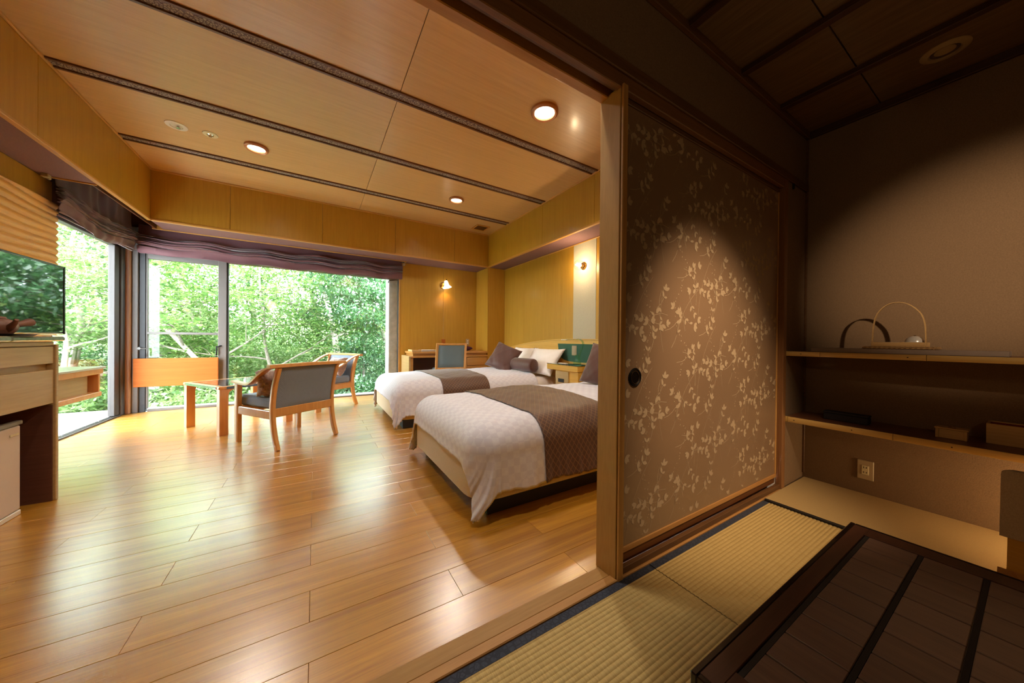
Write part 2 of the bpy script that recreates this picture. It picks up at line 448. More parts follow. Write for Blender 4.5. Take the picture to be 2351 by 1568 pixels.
# ------------------------------------------------------------------ geometry helpers
class G:
    """collects vertices and faces for ONE mesh"""

    def __init__(self):
        self.v = []
        self.f = []

    def add(self, vs, fs):
        o = len(self.v)
        self.v.extend([tuple(p) for p in vs])
        self.f.extend([tuple(i + o for i in q) for q in fs])
        return self

    def box(self, x0, x1, y0, y1, z0, z1, b=0.0):
        if b <= 0:
            vs = [(x, y, z) for x in (x0, x1) for y in (y0, y1) for z in (z0, z1)]
            fs = [(0, 1, 3, 2), (4, 6, 7, 5), (0, 4, 5, 1), (2, 3, 7, 6), (0, 2, 6, 4), (1, 5, 7, 3)]
            return self.add(vs, fs)
        b = min(b, 0.49 * min(abs(x1 - x0), abs(y1 - y0), abs(z1 - z0)))
        lo, hi = (x0, y0, z0), (x1, y1, z1)
        vs, ix = [], {}
        for sx in (0, 1):
            for sy in (0, 1):
                for sz in (0, 1):
                    s = (sx, sy, sz)
                    for a in range(3):
                        p = []
                        for k in range(3):
                            e = hi[k] if s[k] else lo[k]
                            if k != a:
                                e += -b if s[k] else b
                            p.append(e)
                        ix[(s, a)] = len(vs)
                        vs.append(p)
        fs = []
        for a in range(3):
            o1, o2 = [k for k in range(3) if k != a]
            for sa in (0, 1):
                q = []
                for (p1, p2) in ((0, 0), (1, 0), (1, 1), (0, 1)):
                    s = [0, 0, 0]
                    s[a], s[o1], s[o2] = sa, p1, p2
                    q.append(ix[(tuple(s), a)])
                fs.append(tuple(q))
            # edges parallel to axis a
            for p1 in (0, 1):
                for p2 in (0, 1):
                    s0, s1 = [0, 0, 0], [0, 0, 0]
                    s0[o1] = s1[o1] = p1
                    s0[o2] = s1[o2] = p2
                    s1[a] = 1
                    s0, s1 = tuple(s0), tuple(s1)
                    fs.append((ix[(s0, o1)], ix[(s0, o2)], ix[(s1, o2)], ix[(s1, o1)]))
        for sx in (0, 1):
            for sy in (0, 1):
                for sz in (0, 1):
                    s = (sx, sy, sz)
                    fs.append((ix[(s, 0)], ix[(s, 1)], ix[(s, 2)]))
        return self.add(vs, fs)

    def sweep(self, path, w, t, ref=(0, 0, 1), scale=None, cap=True, rnd=0.2):
        """rounded-rectangle section: w across (ref x tangent), t along ref"""
        P = [Vector(p) for p in path]
        ref = Vector(ref)
        n = len(P)
        vs = []
        a = rnd
        prof = [(1, 1 - a), (1 - a, 1), (-1 + a, 1), (-1, 1 - a), (-1, -1 + a), (-1 + a, -1), (1 - a, -1), (1, -1 + a)]
        for i in range(n):
            tg = (P[min(i + 1, n - 1)] - P[max(i - 1, 0)]).normalized()
            sd = tg.cross(ref).normalized()
            up = sd.cross(tg).normalized()
            k = scale[i] if scale else 1.0
            kw, kt = k if isinstance(k, tuple) else (k, k)
            for (p, q) in prof:
                vs.append(P[i] + sd * (p * w / 2 * kw) + up * (q * t / 2 * kt))
        m = len(prof)
        fs = [(i * m + j, i * m + (j + 1) % m, (i + 1) * m + (j + 1) % m, (i + 1) * m + j) for i in range(n - 1) for j in range(m)]
        if cap:
            fs.append(tuple(range(m)))
            fs.append(tuple(range((n - 1) * m, n * m)))
        return self.add(vs, fs)

    def tube(self, path, rad, n=10, cap=True):
        P = [Vector(p) for p in path]
        L = len(P)
        R = rad if isinstance(rad, (list, tuple)) else [rad] * L
        vs = []
        pu = None
        for i in range(L):
            tg = (P[min(i + 1, L - 1)] - P[max(i - 1, 0)]).normalized()
            if pu is None:
                pu = tg.orthogonal().normalized()
            pu = (pu - tg * pu.dot(tg)).normalized()
            sd = tg.cross(pu)
            for j in range(n):
                a = 2 * PI * j / n
                vs.append(P[i] + (pu * math.cos(a) + sd * math.sin(a)) * R[i])
        fs = [(i * n + j, i * n + (j + 1) % n, (i + 1) * n + (j + 1) % n, (i + 1) * n + j) for i in range(L - 1) for j in range(n)]
        if cap:
            fs.append(tuple(range(n)))
            fs.append(tuple(range((L - 1) * n, L * n)))
        return self.add(vs, fs)

    def lathe(self, prof, n=24, c=(0, 0, 0), wob=None):
        vs = []
        for i, (r, z) in enumerate(prof):
            for j in range(n):
                a = 2 * PI * j / n
                rr = r * (wob(i, a) if wob else 1)
                vs.append((c[0] + rr * math.cos(a), c[1] + rr * math.sin(a), c[2] + z))
        L = len(prof)
        fs = [(i * n + j, i * n + (j + 1) % n, (i + 1) * n + (j + 1) % n, (i + 1) * n + j) for i in range(L - 1) for j in range(n)]
        fs.append(tuple(range(n)))
        fs.append(tuple(range((L - 1) * n, L * n)))
        return self.add(vs, fs)

    def grid(self, fn, nu, nv):
        vs = [fn(i / nu, j / nv) for i in range(nu + 1) for j in range(nv + 1)]
        fs = [(i * (nv + 1) + j, (i + 1) * (nv + 1) + j, (i + 1) * (nv + 1) + j + 1, i * (nv + 1) + j + 1) for i in range(nu) for j in range(nv)]
        return self.add(vs, fs)

    def prism(self, poly, axis, a, b):
        """poly in the two other axes (in xyz order), extruded from a to b on axis"""
        k = 'xyz'.index(axis)
        vs = []
        for d in (a, b):
            for p in poly:
                q = list(p)
                q.insert(k, d)
                vs.append(q)
        n = len(poly)
        fs = [tuple(range(n)), tuple(range(2 * n - 1, n - 1, -1))]
        fs += [(i, (i + 1) % n, n + (i + 1) % n, n + i) for i in range(n)]
        return self.add(vs, fs)

    def mesh(self, name, smooth=None, recalc=True):
        me = bpy.data.meshes.new(name)
        me.from_pydata([tuple(v) for v in self.v], [], self.f)
        if recalc:
            bm = bmesh.new()
            bm.from_mesh(me)
            bmesh.ops.recalc_face_normals(bm, faces=bm.faces)
            bm.to_mesh(me)
            bm.free()
        if smooth is not None:
            me.polygons.foreach_set('use_smooth', [True] * len(me.polygons))
            me.set_sharp_from_angle(angle=smooth)
        me.update()
        return me


def obj(name, data, mat=None, parent=None, loc=None, rot=None, smooth=None, label=None):
    if isinstance(data, G):
        data = data.mesh(name, smooth)
    if mat is not None and not data.materials:
        data.materials.append(M[mat] if isinstance(mat, str) else mat)
    o = bpy.data.objects.new(name, data)
    COL.objects.link(o)
    if parent:
        o.parent = parent
    if loc:
        o.location = loc
    if rot:
        o.rotation_euler = rot
    if label:
        o['label'] = label
    return o


def tag(o, label, cat, group=None):
    o['label'] = label
    o['category'] = cat
    if group:
        o['group'] = group
    return o


def thing(name, label, cat, loc=(0, 0, 0), rz=0.0, group=None):
    o = bpy.data.objects.new(name, None)
    COL.objects.link(o)
    o.empty_display_size = 0.1
    o.location = loc
    o.rotation_euler = (0, 0, rz)
    return tag(o, label, cat, group)


def struct(name, data, mat, label=None, smooth=None):
    o = obj(name, data, mat, smooth=smooth)
    o['kind'] = 'structure'
    if label:
        o['label'] = label
    return o


def copy_tree(o, parent=None):
    c = o.copy()
    COL.objects.link(c)
    c.parent = parent
    for ch in list(o.children):
        copy_tree(ch, c)
    return c


def bez(p0, p1, p2, p3, n=12):
    p0, p1, p2, p3 = map(Vector, (p0, p1, p2, p3))
    out = []
    for i in range(n + 1):
        t = i / n
        out.append(p0 * (1 - t) ** 3 + p1 * 3 * t * (1 - t) ** 2 + p2 * 3 * t * t * (1 - t) + p3 * t ** 3)
    return out


def spline(pts, n=8):
    """Catmull-Rom through the points"""
    P = [Vector(p) for p in pts]
    P = [P[0] * 2 - P[1]] + P + [P[-1] * 2 - P[-2]]
    out = []
    for i in range(1, len(P) - 2):
        for k in range(n):
            t = k / n
            out.append(0.5 * ((2 * P[i]) + (P[i + 1] - P[i - 1]) * t + (2 * P[i - 1] - 5 * P[i] + 4 * P[i + 1] - P[i + 2]) * t * t
                              + (3 * P[i] - P[i - 1] - 3 * P[i + 1] + P[i + 2]) * t ** 3))
    out.append(P[-2])
    return out


# ------------------------------------------------------------------ room measures (metres)
XL, XR = -1.96, 3.09            # bedroom left wall, head wall
YP0, YP1 = 0.87, 0.958          # partition between the rooms
YB = 5.86                       # window wall
ZC, ZS = 2.88, 2.285            # ceiling, underside of the soffits
SXL, SXR, SYB = -1.62, 2.735, 5.35
DX0, DX1, DY0, DZ = -2.3, 2.94, -2.6, 2.41   # the dark tatami room


# ------------------------------------------------------------------ floor
def build_floor():
    fl = struct('floor', G().box(XL - 0.05, XR + 0.06, YP1 - 0.02, YB + 0.03, -0.10, -0.0125), 'brown_trim')
    fl['label'] = 'honey plank floor of the bedroom'
    pitch, plen, gap = 0.158, 0.97, 0.0005
    th = 0.012
    base = G().box(gap, plen - gap, gap, pitch - gap, -th, 0, 0.0009).mesh('plank')
    cut = {}
    r = 0
    y = 1.266 - 2 * pitch
    rows = []
    k = -2
    while True:
        y = 1.266 + k * pitch
        if y >= YB + 0.02:
            break
        rows.append((k, y))
        k += 1
    for k, y in rows:
        y0, y1 = max(y, YP1), min(y + pitch, YB + 0.02)
        if y1 - y0 < 0.01:
            continue
        x = (-0.495 if k % 2 else -0.98) - 3 * plen
        while x < XR + 0.05:
            x0, x1 = max(x, XL - 0.03), min(x + plen, XR + 0.05)
            if x1 - x0 > 0.02:
                if abs(x1 - x0 - plen) < 1e-4 and abs(y1 - y0 - pitch) < 1e-4:
                    me = base
                else:
                    key = (round(x1 - x0, 3), round(y1 - y0, 3))
                    if key not in cut:
                        cut[key] = G().box(gap, x1 - x0 - gap, gap, y1 - y0 - gap, -th, 0, 0.0009).mesh('plank')
                    me = cut[key]
                obj('plank', me, 'floor', fl, (x0, y0, 0))
            x += plen


build_floor()


# ------------------------------------------------------------------ ceiling and walls of the bedroom
STRIPS = [1.70, 2.68, 3.655, 4.635]


def build_ceiling():
    c = struct('ceiling', G().box(XL - 0.1, XR + 0.1, YP1, YB + 0.2, ZC + 0.012, ZC + 0.05), 'roof')
    c['label'] = 'honey veneer panel ceiling of the bedroom'
    ys = [YP1] + STRIPS + [SYB]
    for i in range(len(ys) - 1):
        y0 = ys[i] + (0.055 if i else 0)
        y1 = ys[i + 1] - (0.055 if i < len(ys) - 2 else 0)
        for (x0, x1) in ((SXL, 0.558), (0.562, SXR)):
            obj('ceiling_panel', G().box(x0, x1, y0, y1, ZC, ZC + 0.012, 0.0015), 'veneer_x', c)
    for i, y in enumerate(STRIPS):
        t = struct('trim_%d' % (i + 1), G().box(SXL, SXR, y - 0.034, y + 0.034, ZC - 0.002, ZC + 0.012), 'grille')
        t['label'] = 'patterned strip between brown rails across the ceiling'
        for s in (-1, 1):
            a, b = sorted((y + s * 0.035, y + s * 0.055))
            obj('rail', G().box(SXL, SXR, a, b, ZC - 0.012, ZC + 0.012, 0.002), 'brown_trim', t)
    return c


build_ceiling()


def panels(parent, name, mat, horiz, u, v0, v1, w0, w1, seams, face, thick=0.012, g=0.0015):
    """upright veneer panels. horiz 'x': panels run along x on plane y=u (front face at u, body towards face*thick)"""
    e = [v0] + list(seams) + [v1]
    for i in range(len(e) - 1):
        a, b = e[i] + (g if i else 0), e[i + 1] - (g if i < len(e) - 2 else 0)
        lo, hi = sorted((u, u + face * thick))
        if horiz == 'x':
            obj(name, G().box(a, b, lo, hi, w0, w1, 0.0015), mat, parent)
        else:
            obj(name, G().box(lo, hi, a, b, w0, w1, 0.0015), mat, parent)


def build_walls():
    # head wall on the right
    w = struct('wall_right', G().box(XR + 0.012, XR + 0.14, YP1, YB + 0.1, -0.3, 3.0), 'roof', 'veneer head wall behind the beds')
    panels(w, 'wall_panel', 'veneer_v', 'y', XR, YP1, SYB, 0, ZS, [1.70, 2.69, 3.69, 4.68], 1)
    obj('plaster_strip', G().box(XR - 0.004, XR + 0.001, 2.994, 3.42, 0.0, ZS - 0.012, 0.001), 'plaster_strip', w)
    obj('cornice', G().box(XR - 0.012, XR, YP1, SYB, ZS - 0.014, ZS, 0.002), 'trim_y', w)
    # column in the far right corner
    c = struct('wall_column', G().box(SXR + 0.012, XR + 0.02, SYB + 0.012, YB + 0.02, 0, ZS), 'roof', 'square veneer column in the far corner beside the desk')
    obj('wall_panel', G().box(SXR, SXR + 0.012, SYB + 0.001, YB, 0, ZS, 0.001), 'veneer_v', c)
    obj('wall_panel', G().box(SXR, XR, SYB, SYB + 0.012, 0, ZS, 0.001), 'veneer_v', c)
    # window wall: the part behind the desk
    b = struct('wall_back', G().box(1.27, XR + 0.1, YB + 0.012, YB + 0.16, -0.3, 3.0), 'roof', 'brown veneer wall behind the desk')
    panels(b, 'wall_panel', 'veneer_v', 'x', YB, 1.27, SXR, 0, ZS, [2.06], 1)
    obj('jamb_strip', G().box(1.25, 1.27, YB - 0.004, YB + 0.12, 0, ZS, 0.002), 'cypress', b)
    # lintel over the windows
    struct('wall_lintel', G().box(XL - 0.14, 1.27, YB + 0.03, YB + 0.16, 1.99, 3.0), 'brown_trim', 'wall above the back windows')
    # left wall
    l = struct('wall_left', G().box(XL - 0.14, XL - 0.012, YP1 - 0.1, 4.50, -0.3, 3.0), 'roof', 'veneer wall behind the television')
    panels(l, 'wall_panel', 'veneer_v', 'y', XL, YP1, 4.50, 0, ZS, [1.60, 2.59, 3.58], -1)
    struct('wall_lintel_left', G().box(XL - 0.14, XL - 0.03, 4.50, YB + 0.16, 2.03, 3.0), 'brown_trim', 'wall above the left window')
    # soffits: upright faces made of panels, mauve papered underside, wooden lips
    sb = struct('wall_upper_back', G().box(XL, XR, SYB + 0.012, YB + 0.05, ZS + 0.30, ZC + 0.02), 'roof', 'dropped veneer soffit above the back windows')
    panels(sb, 'soffit_panel', 'veneer_v', 'x', SYB, SXL, SXR, ZS + 0.02, ZC - 0.016, [-0.92, 0.085, 1.08, 2.075], 1)
    obj('lip', G().box(SXL, SXR, SYB - 0.008, SYB + 0.03, ZS, ZS + 0.022, 0.003), 'trim', sb)
    obj('cornice', G().box(SXL, SXR, SYB - 0.016, SYB + 0.001, ZC - 0.018, ZC, 0.003), 'trim', sb)
    obj('underside', G().box(SXL, SXR, SYB + 0.03, 5.72, ZS + 0.002, ZS + 0.02), 'wallpaper', sb)
    obj('underside', G().box(1.35, SXR, 5.72, YB + 0.01, ZS + 0.002, ZS + 0.02), 'wallpaper', sb)
    obj('batten', G().box(SXL - 0.1, 1.35, 5.72, 5.736, ZS - 0.008, ZS + 0.06, 0.002), 'trim', sb)
    obj('batten', G().box(1.335, 1.352, 5.72, YB, ZS - 0.008, ZS + 0.03, 0.002), 'trim', sb)
    sl = struct('wall_upper_left', G().box(XL - 0.02, SXL - 0.012, YP1, SYB + 0.05, ZS + 0.30, ZC + 0.02), 'roof', 'dropped veneer soffit above the television wall')
    panels(sl, 'soffit_panel', 'veneer_v', 'y', SXL, YP1, SYB, ZS + 0.02, ZC - 0.016, [1.60, 2.59, 3.58, 4.66], -1)
    obj('lip', G().box(SXL - 0.03, SXL + 0.008, YP1, SYB + 0.01, ZS, ZS + 0.022, 0.003), 'trim_y', sl)
    obj('cornice', G().box(SXL - 0.001, SXL + 0.016, YP1, SYB, ZC - 0.018, ZC, 0.003), 'trim_y', sl)
    obj('underside', G().box(XL, SXL - 0.03, YP1, 4.35, ZS + 0.002, ZS + 0.02), 'wallpaper', sl)
    obj('batten', G().box(XL, SXL - 0.03, 4.35, 4.368, ZS - 0.008, ZS + 0.03, 0.002), 'trim', sl)
    obj('slot_board', G().box(SXL - 0.075, SXL - 0.06, 4.36, 5.73, ZS - 0.002, ZS + 0.30, 0.002), 'brown_trim', sl)
    sr = struct('wall_upper_right', G().box(SXR + 0.012, XR + 0.05, YP1, SYB + 0.02, ZS + 0.03, ZC + 0.02), 'roof', 'dropped veneer soffit above the bed heads')
    panels(sr, 'soffit_panel', 'veneer_v', 'y', SXR, YP1, SYB, ZS + 0.02, ZC - 0.016, [1.70, 2.69, 3.69, 4.68], 1)
    obj('lip', G().box(SXR - 0.008, SXR + 0.03, YP1, SYB + 0.01, ZS, ZS + 0.022, 0.003), 'trim_y', sr)
    obj('cornice', G().box(SXR - 0.016, SXR + 0.001, YP1, SYB, ZC - 0.018, ZC, 0.003), 'trim_y', sr)
    obj('underside', G().box(SXR + 0.03, XR, YP1, SYB, ZS + 0.002, ZS + 0.02), 'wallpaper', sr)
    # roof
    struct('roof', G().box(-2.9, 3.6, -3.2, 6.75, 3.0, 3.12), 'roof', 'roof slab over the rooms')


build_walls()


# ------------------------------------------------------------------ windows
def build_windows():
    # corner post between the two glazed walls
    p = struct('trim_5', G().box(XL - 0.02, XL + 0.035, 5.785, YB + 0.10, 0, 2.30, 0.006), 'brown_post', 'brown post in the glazed corner')
    obj('cover_strip', G().box(XL + 0.036, -1.872, 5.832, YB + 0.06, 0, 2.30, 0.004), 'aluminium', p)
    # window 1: narrow casement on the back wall
    w1 = thing('window_1', 'narrow casement of the back windows with a middle rail', 'window')
    del w1['category']
    w1['kind'] = 'structure'
    y0, y1 = YB, YB + 0.06
    obj('frame', G().box(-1.872, -1.815, y0, y1, 0.0, 2.02, 0.003), 'alu_dark', w1)
    obj('frame', G().box(-1.815, -1.80, y0 + 0.012, y1, 0.035, 2.02, 0.003), 'aluminium', w1)
    obj('frame', G().box(-1.125, -1.037, y0 - 0.02, y1, 0.0, 2.02, 0.004), 'aluminium', w1)
    obj('frame', G().box(-1.80, -1.125, y0 + 0.005, y1, 0.0, 0.03, 0.003), 'aluminium', w1)
    obj('frame', G().box(-1.80, -1.125, y0 + 0.005, y1, 1.93, 2.02, 0.003), 'aluminium', w1)
    obj('middle_rail', G().box(-1.80, -1.125, y0 + 0.004, y1, 0.978, 1.008, 0.003), 'aluminium', w1)
    obj('pane', G().box(-1.80, -1.125, y0 + 0.03, y0 + 0.036, 0.03, 0.978), 'glass', w1)
    obj('pane', G().box(-1.80, -1.125, y0 + 0.03, y0 + 0.036, 1.008, 1.93), 'glass', w1)
    h = obj('handle', G().box(-1.142, -1.128, y0 - 0.045, y0 - 0.03, 0.70, 0.83, 0.003).tube([(-1.13, y0 - 0.037, 0.815), (-1.10, y0 - 0.037, 0.83), (-1.09, y0 - 0.015, 0.83)], 0.008), 'black_metal', w1, smooth=0.8)
    obj('latch', G().tube([(-1.862, y0 + 0.004, 0.80), (-1.862, y0 - 0.03, 0.80)], 0.016, 14).tube([(-1.862, y0 - 0.022, 0.80), (-1.79, y0 - 0.022, 0.795)], 0.007).box(-1.80, -1.785, y0 - 0.03, y0 - 0.015, 0.70, 0.80, 0.003), 'latch_metal', w1, smooth=0.8)
    # window 2: one wide pane
    w2 = thing('window_2', 'wide frameless pane of the back windows looking onto the garden', 'window')
    del w2['category']
    w2['kind'] = 'structure'
    obj('frame', G().box(-1.037, -1.022, y0 - 0.005, y1, 0.0, 2.02, 0.002), 'alu_dark', w2)
    obj('frame', G().box(-1.022, 1.25, y0 + 0.005, y1, 0.0, 0.02, 0.003), 'aluminium', w2)
    obj('frame', G().box(-1.022, 1.25, y0 + 0.01, y1, 1.99, 2.02, 0.003), 'aluminium', w2)
    obj('frame', G().box(1.238, 1.25, y0 + 0.005, y1, 0.02, 2.0, 0.002), 'alu_dark', w2)
    obj('pane', G().box(-1.022, 1.24, y0 + 0.03, y0 + 0.038, 0.02, 1.99), 'glass', w2)
    # window 3: sliding window on the left wall
    w3 = thing('window_3', 'sliding window on the left beyond the television wall', 'window')
    del w3['category']
    w3['kind'] = 'structure'
    x0, x1 = XL - 0.075, XL - 0.02
    obj('frame', G().box(x0, x1, 5.60, 5.70, 0.02, 2.04, 0.004), 'alu_shaded', w3)
    obj('frame', G().box(x0 - 0.01, x1 + 0.015, 5.70, 5.785, 0.0, 2.06, 0.004), 'alu_shaded', w3)
    obj('gasket', G().box(x1 + 0.002, x1 + 0.018, 5.755, 5.785, 0.0, 2.06), 'alu_dark', w3)
    obj('frame', G().box(x0, x1, 4.50, 4.56, 0.02, 2.04, 0.004), 'alu_shaded', w3)
    obj('frame', G().box(x0, x1, 4.50, 5.70, 2.0, 2.06, 0.004), 'alu_shaded', w3)
    for k in range(3):
        obj('track', G().box(x0 + 0.004 + 0.026 * k, x0 + 0.018 + 0.026 * k, 4.50, 5.785, 0.0, 0.016, 0.002), 'alu_dark' if k == 1 else 'alu_shaded', w3)
    obj('pane', G().box(x0 + 0.02, x0 + 0.026, 4.56, 5.60, 0.018, 2.0), 'glass', w3)
    # the wooden board fixed across the casement
    b = obj('window_board', G().box(-1.90, -1.112, 5.79, 5.815, 0.322, 0.675, 0.004).box(-1.86, -1.84, 5.81, YB + 0.001, 0.45, 0.55).box(-1.10 - 0.05, -1.13, 5.81, YB - 0.02, 0.45, 0.55), 'orange_wood')
    tag(b, 'plain orange wooden board fixed across the lower casement window', 'board')


build_windows()


# ------------------------------------------------------------------ folded roman shades
def shade(name, label, length, cords, zt, seed, sagamp, extra=0.0):
    rnd = np.random.default_rng(seed)
    t = thing(name, label, 'roman shade', group='plum roman shades')
    ph = rnd.uniform(0, 6, 12)
    # cross section: upright cloth, then stacked folds, then a flap
    nf = 6
    sec = [(0.0, zt + extra, 0), (0.0, zt - 0.03, 0), (0.004, zt - 0.07, 0.1), (0.012, zt - 0.115, 0.4)]
    z = zt - 0.125
    for k in range(nf):
        zz = z - 0.0205 * k
        d = 0.060 + 0.010 * math.sin(k * 1.9 + 0.5)
        sec += [(d * 0.55, zz + 0.004, 1), (d, zz - 0.002, 1), (d * 0.9, zz - 0.010, 1), (0.014, zz - 0.014, 1)]
    zb = z - 0.0205 * nf
    sec += [(0.034, zb + 0.002, 1), (0.040, zb - 0.012, 1), (0.036, zb - 0.055, 1), (0.034, zb - 0.088, 1), (0.030, zb - 0.092, 1)]

    def fn(u, v):
        s = v * (len(sec) - 1)
        i = min(int(s), len(sec) - 2)
        f = s - i
        a, b = sec[i], sec[i + 1]
        d, zz, w = [a[k] * (1 - f) + b[k] * f for k in range(3)]
        cu = u * cords
        sag = math.sin(PI * (cu - math.floor(cu))) ** 2
        row = int(v * 30)
        zz -= w * sagamp * sag + 0.006 * w * math.sin(u * 9 + ph[row % 12]) + 0.003 * math.sin(u * 31 + ph[(row * 5) % 12])
        d += 0.012 * w * math.sin(u * 7 + ph[(row * 3) % 12]) + 0.006 * sag * math.sin(u * 50)
        d += (1 - w) * 0.010 * math.sin(u * 17 + ph[2])
        return (u * length, d, zz)
    g = G().grid(fn, 160, len(sec) - 1)
    n = len(g.v)
    # give the cloth thickness
    vs = [(x, y - 0.004, z) for x, y, z in g.v]
    g2 = G()
    g2.add(g.v, g.f)
    g2.add(vs, g.f)
    obj('cloth', g2, 'shade', t, smooth=1.2)
    obj('head_rail', G().box(0, length, -0.022, -0.006, zt + extra - 0.03, zt + extra + 0.01, 0.002), 'aluminium', t)
    obj('bottom_bar', G().box(0.01, length - 0.01, 0.012, 0.022, zb - 0.085 - sagamp * 0.5, zb - 0.072 - sagamp * 0.5, 0.002), 'shade', t)
    return t


sb = shade('roman_shade', 'long plum roman shade gathered in folds above the back windows', 3.14, 5, 2.32, 3, 0.026)
sb.location = (1.285, 5.79, 0)
sb.rotation_euler = (0, 0, PI)
sl = shade('roman_shade', 'shorter plum roman shade sagging above the left window', 1.36, 1, 2.34, 5, 0.06, 0.16)
sl.location = (-1.90, 5.74, 0)
sl.rotation_euler = (0, 0, -PI / 2)
for (p, lab) in (((1.315, 5.79, 2.235), 'small pale shade bracket at the right end of the long shade'), ((-1.91, 4.315, 2.268), 'small pale shade bracket at the near end of the left shade')):
    br = obj('shade_bracket', G().box(p[0] - 0.02, p[0] + 0.02, p[1] - 0.025, p[1] + 0.02, p[2] - 0.008, p[2] + 0.02, 0.004).tube([(p[0], p[1] + 0.02, p[2]), (p[0], p[1] + 0.04, p[2])], 0.012, 10), 'beige_plastic', smooth=0.6)
    tag(br, lab, 'bracket')


# ------------------------------------------------------------------ ceiling fittings
def downlight(x, y, r, label, power):
    t = thing('ceiling_downlight', label, 'downlight', (x, y, ZC), 0, 'lit bedroom downlights')
    obj('rim', G().lathe([(r * 0.70, -0.004), (r * 0.74, -0.022), (r * 0.86, -0.030), (r, -0.018), (r, 0.0), (r * 0.70, 0.0)], 40), 'downlight_rim', t, smooth=0.6)
    obj('diffuser', G().lathe([(0.001, -0.012), (r * 0.69, -0.012), (r * 0.70, -0.006), (0.001, -0.006)], 32), 'lamp_disc', t, smooth=0.6)
    ld = bpy.data.lights.new('downlight_lamp', 'SPOT')
    ld.energy = power
    ld.color = (1.0, 0.91, 0.76)
    ld.spot_size = math.radians(150)
    ld.spot_blend = 0.6
    ld.shadow_soft_size = r * 0.6
    lo = bpy.data.objects.new('downlight_lamp', ld)
    COL.objects.link(lo)
    lo.parent = t
    lo.location = (0, 0, -0.05)


downlight(1.643, 2.20, 0.115, 'lit round downlight nearest the sliding door, above the near bed', 46)
downlight(-0.515, 4.165, 0.10, 'lit round downlight beside the ceiling speaker and sprinkler', 20)
downlight(-0.515, 2.20, 0.10, 'added unseen round downlight near the opening above the bare floor', 26)  # added lamp out of view, brightens the bed foot and floor
downlight(0.84, 1.15, 0.10, 'lit round downlight just inside the opening beside the post', 48)
downlight(1.656, 4.217, 0.10, 'small lit round downlight above the far bed', 21)

t = thing('ceiling_speaker', 'larger round white ceiling fitting with a recessed centre', 'ceiling fitting', (-1.09, 4.135, ZC))
obj('rim', G().lathe([(0.04, -0.004), (0.045, -0.010), (0.075, -0.006), (0.078, 0.0), (0.04, 0.0)], 32), 'white_plastic', t, smooth=0.6)
obj('recess', G().lathe([(0.001, -0.002), (0.02, -0.004), (0.040, -0.003), (0.040, 0.0), (0.001, 0.0)], 32), 'brass', t, smooth=0.6)
obj('sprinkler_head', G().tube([(0.012, 0, 0), (0.012, 0, -0.02)], 0.008, 10).lathe([(0.001, -0.026), (0.016, -0.024), (0.016, -0.02), (0.001, -0.02)], 12, (0.012, 0, 0)), 'chrome', t, smooth=0.6)
t = thing('sprinkler_plate', 'smaller round white ceiling fitting next to the lit downlight', 'ceiling fitting', (-0.86, 4.144, ZC))
obj('rim', G().lathe([(0.025, -0.004), (0.028, -0.008), (0.055, -0.005), (0.058, 0.0), (0.025, 0.0)], 28), 'cream_plastic', t, smooth=0.6)
obj('nozzle', G().lathe([(0.001, -0.022), (0.012, -0.022), (0.014, -0.010), (0.024, -0.005), (0.024, 0), (0.001, 0)], 20), 'chrome', t, smooth=0.6)

t = thing('air_vent', 'square louvred air vent in the far corner of the ceiling', 'air vent', (2.43, 5.05, ZC))
obj('frame', G().box(-0.12, 0.12, -0.12, -0.095, -0.012, 0, 0.002).box(-0.12, 0.12, 0.095, 0.12, -0.012, 0, 0.002).box(-0.12, -0.095, -0.095, 0.095, -0.012, 0, 0.002).box(0.095, 0.12, -0.095, 0.095, -0.012, 0, 0.002), 'trim', t)
obj('backing', G().box(-0.095, 0.095, -0.095, 0.095, -0.002, 0), 'slot', t)
sl_me = G().box(-0.095, 0.095, -0.006, 0.006, -0.009, -0.003).mesh('slat')
for k in range(9):
    obj('slat', sl_me, 'brown_trim', t, (0, -0.08 + 0.02 * k, 0))


# ------------------------------------------------------------------ wall lamps
def wall_sconce():
    t = thing('wall_sconce', 'lit flower-shaped glass wall lamp above the desk', 'wall lamp', (2.05, YB, 1.955))
    obj('back_plate', G().tube([(0, 0, 0), (0, -0.018, 0), (0, -0.026, 0)], [0.062, 0.060, 0.03], 28), 'brass', t, smooth=0.5)
    obj('arm', G().tube(spline([(0, -0.02, 0), (0.0, -0.06, -0.01), (0.02, -0.10, 0.04), (0.03, -0.10, 0.10), (0.03, -0.10, 0.085)], 5), 0.007, 10), 'brass', t, smooth=0.8)

    def wob(i, a):
        k = max(0, (i - 3)) / 6
        return 1 + 0.10 * k * math.cos(6 * a)
    sh = obj('glass_shade', G().lathe([(0.012, 0.09), (0.026, 0.085), (0.034, 0.06), (0.038, 0.03), (0.046, 0.0), (0.062, -0.025), (0.082, -0.040), (0.080, -0.043), (0.058, -0.030), (0.030, 0.03), (0.012, 0.08)], 42, (0, 0, 0), wob), 'sconce_glass', t, smooth=0.9)
    sh.location = (0.035, -0.10, -0.005)
    sh.rotation_euler = (math.radians(-8), math.radians(-10), 0)
    obj('finial', G().lathe([(0.001, 0.03), (0.008, 0.022), (0.010, 0.012), (0.014, 0.0), (0.001, -0.002)], 14, (0.03, -0.10, 0.085)), 'brass', t, smooth=0.8)
    ld = bpy.data.lights.new('sconce_lamp', 'SPOT')
    ld.energy = 3.5
    ld.color = (1.0, 0.55, 0.25)
    ld.spot_size = math.radians(120)
    ld.spot_blend = 0.8
    ld.shadow_soft_size = 0.02
    lo = bpy.data.objects.new('sconce_lamp', ld)
    COL.objects.link(lo)
    lo.parent = t
    lo.location = (0.035, -0.10, -0.055)


wall_sconce()


